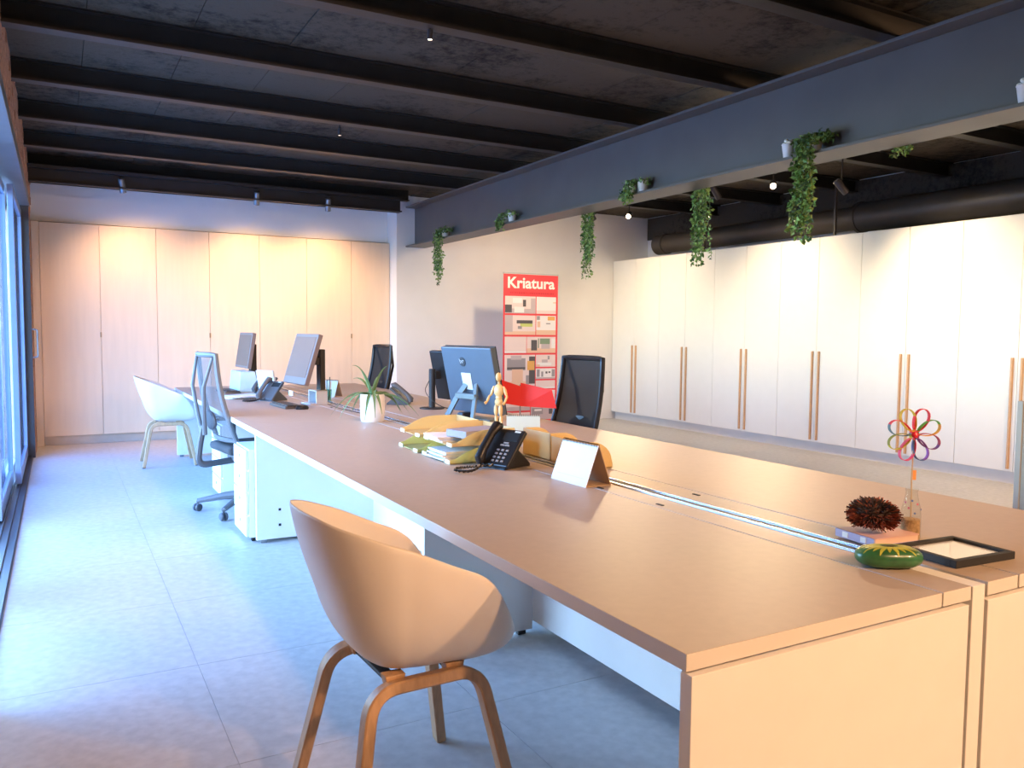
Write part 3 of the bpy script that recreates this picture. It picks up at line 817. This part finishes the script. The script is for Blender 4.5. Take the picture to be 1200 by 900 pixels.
calendar('white tent desk calendar on the central strip, nearest the camera', (1.905, 2.82, T), R(2), .25, .165, .13, mat('calendar page', (.80, .83, .88), .6), KRAFT)
calendar('pale aqua desk calendar behind the wooden mannequin', (2.42, 4.2, T), R(62), .20, .125, .10, mat('aqua page', (.55, .72, .70), .6), KRAFT, marks=False)
calendar('small grey desk calendar left of the spiky plant', (2.22, 7.5, T), R(35), .20, .15, .12, mat('grey green page', (.40, .46, .42), .6), KRAFT, marks=False)

# pencil cup
pc = thing('pencil_cup', 'glass pencil cup with pens beside the tilted monitor', 'pencil cup', (2.06, 7.05, T))
MB().lathe([(.038, 0), (.042, .10), (.039, .10), (.035, .006)], 24, cap=False).build('cup', thin_glass('green glass', (.62, .80, .72)), pc, smooth=True)
MB().lathe([(.0, .001), (.037, .001), (.037, .006), (0, .006)], 24, cap=False).build('cup_base', mat('green glass base', (.4, .55, .5), .2), pc)
for i in range(5):
    a = i*1.3
    MB().tube([(math.cos(a)*.02, math.sin(a)*.02, .008), (math.cos(a)*.036, math.sin(a)*.036, .17+.01*i)], .004, 6).build('pencil', (OAKH, BLACKP, mat('dark green paint', (.05, .12, .10), .5))[i % 3], pc)

# cables on the desk
def cable(label, pts, m=BLACKP, r=.003):
    ps = arc_path(pts, .12, 8)
    o = MB().tube([Vector(p)-Vector(pts[0]) for p in ps], r, 6).build('cable', m, None, smooth=True, loc=pts[0])
    tag(o, label, 'cable', 'cables lying on the desk')
cable('thin black cable running from the pencil cup to the plant pot', [(1.97, 6.9, T+.004), (1.93, 6.3, T+.004), (1.97, 5.8, T+.004), (1.90, 5.55, T+.004)])
cable('thin black cable hanging around the monitor pole', [(2.60, 6.04, T+.22), (2.5, 5.92, T+.14), (2.60, 5.8, T+.02), (2.8, 5.75, T+.004)])

# ------------------------------------------------------------------ spiky plant
pl = thing('potted_aloe', 'spiky green plant in a white round pot on the desk', 'plant', (1.875, 5.33, T))
MB().lathe([(.0, .0), (.073, 0), (.08, .01), (.085, .08), (.084, .14), (.084, .146), (.086, .148), (.084, .19), (.079, .19), (.078, .16), (0, .158)], 32, cap=False).build('pot', mat('white glazed pot', (.82, .82, .80), .3), pl, smooth=True)
MB().lathe([(.0, .165), (.078, .165)], 24, cap=False).build('soil', mat('soil', (.05, .035, .025), .95), pl)
LEAFG = mat('aloe green', (.13, .24, .10), .5, var=.25, scale=12)
def strap_leaf(parent, base, ang, length, rise, droop, w, m, name='leaf'):
    n = 12; vs = []; fs = []
    d = Vector((math.cos(ang), math.sin(ang), 0)); side = Vector((-d.y, d.x, 0))
    for i in range(n+1):
        s = i/n
        p = Vector(base)+d*(length*s)+Vector((0, 0, rise*s*2-droop*s*s*2))
        ww = w*(1-s**1.6)*(.7+.6*s if s < .5 else 1.0)+.0008
        vs += [p-side*ww+Vector((0, 0, ww*.5)), p, p+side*ww+Vector((0, 0, ww*.5)), p-Vector((0, 0, ww*.45))]
    for i in range(n):
        a = i*4
        for q, r_ in ((0, 1), (1, 2), (2, 3), (3, 0)): fs.append((a+q, a+r_, a+4+r_, a+4+q))
    fs.append((0, 1, 2, 3))
    return MB().add(vs, fs).build(name, m, parent, smooth=True)
spec = [(0, .22, .07, .14), (35, .10, .14, .07), (70, .20, .09, .12), (110, .16, .16, .10), (150, .26, .10, .20), (185, .24, .11, .24), (205, .15, .17, .06), (230, .25, .08, .20), (260, .17, .08, .13), (290, .12, .20, .09), (315, .30, .08, .20), (338, .24, .09, .19), (20, .28, .10, .20), (50, .22, .12, .18), (95, .24, .09, .2), (245, .2, .14, .2), (170, .13, .24, .13)]
for a, ln, ri, dr in spec:
    strap_leaf(pl, (0, 0, .165), R(a+10), ln*1.1, ri, min(dr, ri+.065), .017, LEAFG)

# ------------------------------------------------------------------ mannequin
WOOD = mat('light mannequin wood', (.68, .46, .20), .45, var=.06, scale=20)
mq = thing('wooden_mannequin', 'small jointed wooden artist mannequin behind the yellow trays', 'mannequin', (2.44, 4.55, T), R(210))
def ell(name, c, rx, ry, rz_, parent=mq, rot=None):
    pr = [(math.sin(PI*k/12), -math.cos(PI*k/12)) for k in range(13)]
    M = Matrix.Translation(c)
    if rot: M = M @ Euler(rot).to_matrix().to_4x4()
    return MB().lathe([(max(r, .001), z) for r, z in pr], 16, M=M @ Matrix.Diagonal((rx, ry, rz_, 1)), cap=False).build(name, WOOD, parent, smooth=True)
MB().lathe([(.0, 0), (.055, 0), (.055, .012), (.05, .016), (0, .016)], 24, cap=False).build('base', WOOD, mq, smooth=True)
MB().tube([(-.03, 0, .014), (-.02, 0, .13)], .0025, 6).build('support_rod', STEEL, mq)
ell('pelvis', (0, 0, .175), .022, .028, .026)
ell('abdomen', (0, 0, .205), .018, .022, .022)
ell('torso', (0, 0, .25), .024, .034, .042)
ell('neck', (0, 0, .297), .009, .009, .014)
ell('head', (.004, 0, .335), .021, .018, .030)
for s in (-1, 1):
    ell('thigh', (.004, s*.017, .125), .014, .014, .040)
    ell('shin', (-.002, s*.018, .06), .011, .011, .038)
    MB().box(-.014, .028, s*.018-.010, s*.018+.010, .016, .03).build('shoe', WOOD, mq, bevel=.005)
    ell('upper_arm', (0, s*.048, .245), .010, .010, .036, rot=(s*.35, 0, 0))
    ell('forearm', (.022, s*.066, .195), .008, .008, .034, rot=(0, -.7, 0))
    ell('hand', (.05, s*.068, .172), .014, .006, .010)

# red open folder behind the mannequin
rf = thing('red_folder', 'bright red open folder leaning behind the mannequin', 'folder', (2.84, 4.97, T))
RED = mat('red card', (.80, .045, .05), .5)
def slab4(pts, th=.004):
    p = [Vector(q) for q in pts]; n = (p[1]-p[0]).cross(p[2]-p[0]).normalized()*th
    return MB().add(p+[q+n for q in p], [(3, 2, 1, 0), (4, 5, 6, 7), (0, 1, 5, 4), (1, 2, 6, 5), (2, 3, 7, 6), (3, 0, 4, 7)])
slab4([(-.11, .10, .12), (.0, 0, 0.10), (.0, 0, .24), (-.11, .10, .285)]).build('cover', RED, rf)
slab4([(.0, 0, .10), (.20, -.16, .09), (.16, -.16, .22), (.0, 0, .265)]).build('cover', RED, rf)
MB().box(-.02, .10, -.09, .03, 0, .012).build('stand_foot', mat('clear acrylic', (.7, .7, .72), .2), rf, bevel=.003)
MB().tube([(.0, .006, .01), (.0, .006, .25)], .005, 8).build('stand_rod', STEEL, rf)

# ------------------------------------------------------------------ roll-up banner
bn = thing('rollup_banner', 'tall red roll-up banner with interior photos against the white wall', 'banner', (5.635, 9.60, 0))
BRED = mat('banner red', (.80, .06, .075), .55)
BW, BH = .86, 2.14
MB().box(-BW/2, BW/2, -.001, .001, .09, BH).build('sheet', BRED, bn)
MB().prism([(-.09, 0), (.09, 0), (.075, .06), (.04, .09), (-.04, .09), (-.075, .06)], -BW/2-.02, BW/2+.02, 'x').build('base', SILVER, bn, bevel=.005)
MB().tube([(0, .03, .08), (0, .03, BH)], .008, 8).build('pole', SILVER, bn)
MB().box(-BW/2-.003, BW/2+.003, -.008, .008, BH-.01, BH+.012).build('top_rail', SILVER, bn, bevel=.002)
WPR = mat('white banner print', (.85, .80, .79), .6)
tm = text_mesh('Kriatura', .205, .0006, .0055)
tm.materials.clear(); tm.materials.append(WPR)
wd = max(v.co.x for v in tm.vertices)-min(v.co.x for v in tm.vertices)
tob = piece('lettering', tm, bn, (0.0, -.0018, BH-.13), (PI/2, 0, 0), (.74/wd, 1.0, 1))
DRD = mat('dark red print', (.55, .03, .05), .6)
sub = MB()
x = -.32
while x < .36:
    w_ = random.uniform(.008, .022); sub.box(x, x+w_, -.0022, -.001, BH-.268, BH-.250); x += w_+.014
sub.build('small_print', DRD, bn)
PC = [mat('print pale pink', (.82, .66, .64), .6), mat('print grey', (.34, .30, .32), .6), mat('print dark', (.10, .09, .10), .6), mat('print peach', (.80, .52, .38), .6),
      mat('print lime', (.55, .60, .18), .6), mat('print white', (.85, .80, .80), .6), mat('print mauve', (.55, .45, .47), .6), mat('print green', (.22, .30, .20), .6), mat('print orange', (.80, .42, .12), .6)]
def photo(x0, x1, z0, z1, shapes, base=0):
    """x, z in sheet fractions from top-left; shapes = (u0,u1,v0,v1,material)"""
    X0, X1 = -BW/2+BW*x0, -BW/2+BW*x1; Z1, Z0 = BH-BH*z0, BH-BH*z1
    mb = MB(); mb.box(X0, X1, -.0022, -.001, Z0, Z1, mi=base)
    for k, (u0, u1, v0, v1, mi) in enumerate(shapes):
        d = .0024+.0002*k
        mb.box(X0+(X1-X0)*u0, X0+(X1-X0)*u1, -d, -.0021, Z1-(Z1-Z0)*v1, Z1-(Z1-Z0)*v0, mi=mi)
    mb.build('photo_print', PC, bn)
photo(.03, .585, .142, .250, [(0, 1, .72, 1, 6), (.0, .22, .5, .95, 2), (.3, .62, .62, .95, 5), (.58, .68, .2, .6, 2), (.84, 1, .1, .85, 6), (.25, .55, .1, .4, 5)], 0)
photo(.60, .965, .142, .250, [(.0, 1, .8, 1, 0), (.85, 1, .3, .36, 3)], 5)
photo(.03, .585, .262, .385, [(0, .25, 0, 1, 6), (.25, 1, .82, 1, 3), (.0, .6, .85, 1, 3), (.38, .9, .25, .42, 2), (.5, .9, .42, .58, 4), (.42, .55, .55, .7, 1)], 0)
photo(.60, .965, .262, .385, [(.02, .18, .02, .22, 1), (.58, .95, .04, .24, 8), (.5, .72, .38, .44, 1), (0, 1, .75, 1, 3), (.05, .2, .3, .6, 3)], 5)
photo(.03, .42, .397, .500, [(0, 1, .9, 1, 5)], 0)
photo(.43, .965, .397, .500, [(0, 1, .72, 1, 3), (.15, .35, .2, .85, 2), (.38, .42, .1, .7, 7), (.45, .8, .1, .45, 7), (.5, .8, .45, .75, 6), (.86, .98, .1, .7, 5)], 0)
photo(.03, .585, .512, .730, [(.08, .68, .10, .45, 1), (.2, .55, .02, .14, 6), (.08, .68, .36, .42, 2), (.24, .6, .42, .78, 3), (.05, .75, .78, 1, 3), (.80, 1, .05, .85, 2), (.74, .98, .18, .45, 8), (.70, .8, .6, 1, 1)], 0)
photo(.60, .965, .512, .590, [(.3, .6, .4, .7, 6), (.1, .8, .65, .9, 5), (.6, .7, .1, .4, 1), (.0, .2, .8, 1, 3)], 0)
photo(.60, .965, .600, .668, [(.05, .2, .1, .8, 1), (.28, .38, .3, .8, 1), (.5, .6, .3, .5, 2), (.65, .75, .3, .45, 2), (.82, .98, .1, .8, 1), (0, 1, .85, 1, 6)], 5)
photo(.60, .965, .678, .730, [(0, 1, .8, 1, 5)], 0)
photo(.03, .50, .742, .868, [(.1, .2, .2, .5, 2), (.7, .78, .1, .3, 2), (.85, .92, .4, .7, 2), (0, 1, .8, 1, 6)], 0)
photo(.515, .965, .742, .835, [(.08, .16, .1, .3, 2), (.2, .27, .3, .55, 2), (.1, .18, .6, .8, 2), (.35, .42, .15, .4, 2), (.5, .62, .2, .5, 8), (.7, .82, .1, .4, 8), (.3, .8, .75, .98, 6)], 5)
photo(.515, .965, .846, .930, [(.05, .5, .1, .6, 1), (.15, .45, .2, .35, 5), (.4, 1, .6, 1, 6), (.75, .9, .2, .6, 2), (0, .4, .7, 1, 1)], 6)
photo(.03, .50, .880, .930, [(.15, .3, .3, .7, 1), (.6, .85, .4, .8, 6)], 0)

# ------------------------------------------------------------------ near end of the desk: decorations
LIL = mat('lilac cover', (.46, .42, .60), .6)
bkk = thing('notebook', 'small lilac notebook with pink pages under the brown pompom', 'book', (2.175, 1.60, T+.0055), R(-6))
B(-.09, .09, -.075, .075, 0, .004).build('cover', LIL, bkk)
B(-.086, .088, -.073, .073, .004, .020).build('pages', mat('peach pages', (.75, .55, .45), .8), bkk)
B(-.09, .09, -.075, .075, .020, .0235).build('cover', mat('pink cover', (.70, .45, .40), .6), bkk)
B(-.092, -.086, -.075, .075, 0, .0235).build('spine', LIL, bkk)
for y in (-.035, .035):
    o = B(-.0935, -.092, y-.011, y+.011, .004, .020).build('heart_tag', PANELW, bkk, bevel=.0005)

POM = mat('russet fibre', (.34, .085, .045), .9, var=.5, scale=25)
POMD = mat('dark fibre', (.07, .045, .035), .9)
pm = thing('pompom', 'bushy brown and russet pompom ball lying on the lilac notebook', 'pompom', (2.155, 1.60, T+.029))
core = MB()
pr = [(math.sin(PI*k/10), -math.cos(PI*k/10)) for k in range(11)]
core.lathe([(max(r, .001), z) for r, z in pr], 18, M=Matrix.Translation((0, 0, .052)) @ Matrix.Diagonal((.050, .058, .040, 1)), cap=False)
core.build('core', POMD, pm, smooth=True)
fb = MB()
for i in range(2600):
    u = random.uniform(-1, 1); a = random.uniform(0, 2*PI); q = math.sqrt(1-u*u)
    d = Vector((q*math.cos(a), q*math.sin(a), u))
    if u < -.75: continue
    p0 = Vector((d.x*.045, d.y*.052, .052+d.z*.036))
    ln = random.uniform(.82, 1.05)
    p1 = Vector((d.x*.070, d.y*.082, .052+d.z*.052))*ln+Vector((0, 0, .052*(1-ln)))+Vector((random.uniform(-.004, .004), random.uniform(-.004, .004), random.uniform(-.004, .004)))
    if p1.z < .002: p1.z = .002
    sd = d.cross(Vector((random.random(), random.random(), random.random()))).normalized()*.0011
    md_ = 1 if (d.z > .3 and d.x < .3 and random.random() < .75) or random.random() < .25 else 0
    fb.add([p0-sd, p0+sd, p1+sd*1.6, p1-sd*1.6], [(0, 1, 2, 3)], md_)
o = fb.build('fibres', [POM, POMD], pm, fix=False); o['kind'] = 'stuff'

gs = thing('painted_stone', 'green painted pebble with yellow petals in front of the pompom', 'stone', (1.955, 1.40, T), R(58))
SA, SB, SH = .050, .088, .0285
def stone_z(q): return SH*max(0, 1-min(q, 1)**3.2)**.42
N = 44; vs = []; fs = []
def sup(a, q):
    cs, sn = math.cos(a), math.sin(a); r = 1/(abs(cs)**2.5+abs(sn)**2.5)**(1/2.5)
    return SA*q*r*cs, SB*q*r*sn
QS = [.02, .2, .4, .58, .72, .83, .91, .96, .99, 1.0]
rows = [(q, 1) for q in QS]+[(q, -1) for q in reversed(QS[:-1])]
for q, sg in rows:
    for i in range(N):
        x, y = sup(2*PI*i/N, q); vs.append((x, y, SH+sg*stone_z(q)))
for k in range(len(rows)-1):
    for i in range(N): fs.append((k*N+i, k*N+(i+1) % N, (k+1)*N+(i+1) % N, (k+1)*N+i))
fs.append(tuple(range(N))); fs.append(tuple((len(rows)-1)*N+i for i in range(N)))
GST = mat('green enamel', (.035, .15, .055), .3, var=.35, scale=18, coat=.25)
MB().add(vs, fs).build('pebble', GST, gs, smooth=True)
YL = mat('yellow green paint', (.42, .44, .06), .4, var=.3, scale=30)
for k in range(22):
    a = 2*PI*k/22+.1
    vs = []; fs = []
    for j in range(7):
        s_ = j/6; q = .26+(.70 if k % 2 else .58)*s_
        wv = .095*math.sin(PI*(.15+.8*s_))
        for sg in (-1, 1):
            x, y = sup(a+sg*wv/max(.4, q*1.3), q); vs.append((x, y, SH+stone_z(q)+.0009))
    for j in range(6): fs.append((2*j, 2*j+1, 2*j+3, 2*j+2))
    MB().add(vs, fs).build('painted_petal', YL, gs)
MB().lathe([(.016, .0565), (.012, .0582), (.001, .0584)], 20, M=Matrix.Diagonal((.75, 1.3, 1, 1)), cap=False).build('painted_centre', mat('dark olive paint', (.06, .07, .03), .4), gs, smooth=True)

fr_ = thing('picture_frame', 'black square picture frame lying flat with white inside', 'picture frame', (2.225, 1.385, T+.0012), R(-4))
FW, FD = .245, .195
for (x0, x1, y0, y1) in ((-FW/2, FW/2, -FD/2, -FD/2+.018), (-FW/2, FW/2, FD/2-.018, FD/2), (-FW/2, -FW/2+.018, -FD/2+.018, FD/2-.018), (FW/2-.018, FW/2, -FD/2+.018, FD/2-.018)):
    B(x0, x1, y0, y1, 0, .021).build('frame_bar', BLACKM, fr_, bevel=.001)
B(-FW/2+.016, FW/2-.016, -FD/2+.016, FD/2-.016, .0, .0125).build('backing', mat('white mount', (.90, .87, .86), .5), fr_)
B(-FW/2+.017, FW/2-.017, -FD/2+.017, FD/2-.017, .0135, .015).build('pane', thin_glass('frame glass', (.98, .98, .98), 1.12), fr_)

# bottle with paper flower
bt = thing('glass_bottle', 'small clear glass bottle with brown sand behind the pompom', 'bottle', (2.285, 1.565, T))
CLEAR = thin_glass('clear glass', (.93, .95, .94), 1.25)
MB().lathe([(.0, .0), (.027, 0), (.029, .006), (.029, .07), (.027, .095), (.019, .13), (.0165, .148), (.0185, .150), (.0185, .157), (.0165, .157)], 28, cap=False).build('glass', CLEAR, bt, smooth=True)
MB().lathe([(.0, .003), (.026, .003), (.0268, .01), (.0268, .062), (.0, .066)], 24, cap=False).build('sand', mat('brown sand', (.42, .27, .14), .95, var=.3, scale=80, bump=.3, bscale=200), bt, smooth=True)
BLU = mat('blue dot', (.15, .22, .5), .4); PNK = mat('pink dot', (.7, .2, .3), .4)
for i, (a, z) in enumerate(((200, .10), (235, .085), (260, .112), (290, .095), (170, .115), (220, .122))):
    rr = .0295 if z < .09 else .029-(z-.09)*.25
    M = Matrix.Translation((math.cos(R(a))*rr, math.sin(R(a))*rr, z)) @ Matrix.Rotation(R(a), 4, 'Z') @ Matrix.Rotation(PI/2, 4, 'Y')
    MB().lathe([(.0035, 0), (.0035, .0008)], 10, M=M).build('painted_dot', BLU if i % 2 else PNK, bt)
fl = thing('paper_flower', 'flower of eight rainbow paper loops on a stick in the bottle', 'flower', (2.285, 1.565, T+.068), R(-27))
MB().tube([(0, 0, 0), (-.003, 0, .12), (0.0, 0, .245)], .0022, 8).build('stick', mat('bamboo', (.55, .38, .20), .6), fl, smooth=True)
ZC = .255
cols = [('red', (.80, .05, .06), (.80, .05, .06)), ('amber', (.75, .45, .03), (.6, .5, .05)), ('teal', (.12, .22, .25), (.80, .06, .08)), ('olive', (.55, .5, .03), (.3, .3, .05)),
        ('rose', (.80, .06, .16), (.80, .10, .18)), ('violet', (.30, .10, .42), (.10, .14, .3)), ('plum', (.40, .05, .08), (.18, .05, .2)), ('green', (.12, .40, .06), (.75, .33, .03))]
for k in range(8):
    nm, c1, c2 = cols[k]
    a0 = R(68+45*k)
    d = Vector((math.cos(a0), 0, math.sin(a0))); sdv = Vector((-math.sin(a0), 0, math.cos(a0)))
    vs = []; fs = []; mi = []
    n = 26; hw = .0072
    for i in range(n):
        q = 2*PI*i/n
        rad = .048-.036*math.cos(q); off = .0215*math.sin(q)*(1.0-.25*math.cos(q))
        p = d*rad+sdv*off+Vector((0, 0, ZC))
        nrm = 1.0
        vs += [p+Vector((0, -hw, 0)), p+Vector((0, hw, 0))]
    for i in range(n):
        j = (i+1) % n; fs.append((2*i, 2*i+1, 2*j+1, 2*j)); mi.append(0 if i < n*.5 else 1)
    mb = MB(); mb.v = vs; mb.f = fs; mb.mi = mi
    mb.build('paper_loop', [mat('paper '+nm, c1, .7), mat('paper b '+nm, c2, .7)], fl, solid=.0016)
MB().lathe([(.001, -.011), (.008, -.008), (.011, 0), (.008, .008), (.001, .011)], 16, M=Matrix.Translation((0, -.004, ZC)), cap=False).build('centre_bead', mat('red bead', (.75, .03, .06), .3), fl, smooth=True)
B(.001, .011, -.001, .001, .115, .145).build('paper_flag', mat('orange paper', (.80, .33, .10), .7), fl)

# ------------------------------------------------------------------ hanging plants along the beam
VINE = [mat('vine green', (.10, .22, .05), .5, var=.3, scale=30), mat('vine light green', (.22, .36, .10), .5, var=.2, scale=30), mat('vine dark green', (.035, .09, .03), .5, var=.2, scale=30)]
POTW = mat('white plant pot', (.70, .72, .70), .5)
STEMM = mat('vine stem', (.12, .16, .05), .6)
def beam_plant(label, side, y, length, pots=1, spread=.10, n=6, big=1.0, bushy=1.0):
    spread *= 1.35; n = int(n*1.4)
    """trailing plant in small pots standing on the lower flange"""
    x = bx+side*.082
    t = thing('trailing_plant', label, 'plant', (x, y, 2.511), 0, 'trailing plants along the steel beam')
    for k in range(pots):
        yy = (k-(pots-1)/2)*.13
        MB().lathe([(.0, 0), (.032, 0), (.046, .085), (.049, .09), (.046, .092), (.042, .08), (0, .078)], 20, M=Matrix.Translation((0, yy, 0)), cap=False).build('pot', POTW, t, smooth=True)
    fol = MB(); st = MB()
    def leaf(p, sz, mi=None):
        d = Vector((random.uniform(-1, 1), random.uniform(-1, 1), random.uniform(-1.2, .3))).normalized()
        sd = d.cross(Vector((random.uniform(-1, 1), random.uniform(-1, 1), random.uniform(-1, 1)))).normalized()
        up_ = d.cross(sd)*.18
        L_ = sz; w_ = sz*.36
        fol.add([p, p+d*L_*.45+sd*w_+up_*L_, p+d*L_, p+d*L_*.45-sd*w_+up_*L_], [(0, 1, 2), (0, 2, 3)], random.choice((0, 0, 1, 1, 2)) if mi is None else mi)
    for i in range(int(170*bushy)):
        yy = random.uniform(-1, 1)*(spread+.02)
        p = Vector((random.uniform(-.045, .045)+side*.015, yy, .07+abs(random.gauss(0, .022))))
        leaf(p, random.uniform(.022, .04)*big)
    for k in range(n):
        y0 = random.uniform(-1, 1)*spread*.6
        L_ = length*random.choice((1, .92, .8, .6, .7)) if k else length
        edge = side*(.085+random.uniform(0, .03))
        path = [Vector((0, y0, .085)), Vector((edge*.6, y0, .11)), Vector((edge, y0+random.uniform(-.03, .03), .03))]
        yend = y0+random.uniform(-.05, .05); m_ = max(5, int(L_/.05))
        for i in range(1, m_+1):
            s = i/m_
            path.append(Vector((edge+random.uniform(-.008, .008), y0+(yend-y0)*s+.012*math.sin(s*9+k), .03-L_*s)))
        st.tube(path, .0016, 4, caps=False)
        for a, b in zip(path[1:-1], path[2:]):
            q = 5 if L_ > .2 else 4
            for _ in range(q):
                p = a.lerp(b, random.random())+Vector((random.uniform(-.012, .012), random.uniform(-.016, .016), 0))
                leaf(p, random.uniform(.022, .042)*big)
    o = fol.build('foliage', VINE, t, fix=False); o['kind'] = 'stuff'
    st.build('stems', STEMM, t)
beam_plant('trailing plant at the far end of the beam, left side, hanging low', -1, 9.28, .60, 1, .13, 9)
beam_plant('short green plant in two small pots, second from the far beam end', -1, 7.65, .10, 2, .10, 5, bushy=.8)
beam_plant('short green plant in two small pots midway along the beam', -1, 5.45, .12, 2, .09, 6, bushy=.9)
beam_plant('longest trailing vine on the left side of the beam, with white pot', -1, 3.64, .58, 1, .09, 11, 1.1, 1.2)
beam_plant('trailing vine hanging above the red banner right of the beam', 1, 6.55, .66, 1, .11, 10)
beam_plant('trailing vine hanging right of the beam before the white cabinets', 1, 4.98, .64, 1, .09, 10)
beam_plant('small trailing plant with few leaves below the beam, upper right', 1, 3.22, .09, 1, .06, 3, bushy=.3)
FLW = mat('white flower', (.82, .86, .82), .6)
def flower_pot(label, y):
    t = thing('flower_pot', label, 'plant', (bx-.085, y, 2.511), 0, 'white flower pots on the beam')
    MB().lathe([(.0, 0), (.028, 0), (.040, .085), (.043, .09), (.040, .092), (.036, .08), (0, .078)], 20, cap=False).build('pot', mat('lavender white pot', (.66, .68, .74), .5), t, smooth=True)
    f = MB()
    for i in range(9):
        a = i*2.4; r_ = .03*math.sqrt(i/8)
        pr = [(math.sin(PI*k/6)*.016, -math.cos(PI*k/6)*.012) for k in range(7)]
        f.lathe([(max(a_, .0005), z) for a_, z in pr], 8, M=Matrix.Translation((math.cos(a)*r_, math.sin(a)*r_, .105+.012*math.sin(i*1.7))), cap=False)
    f.build('blossom', FLW, t, smooth=True)
flower_pot('white flowers in a tapered pot left of the longest trailing vine', 3.86)
flower_pot('white flowers in a pot at the upper right picture edge', 2.36)
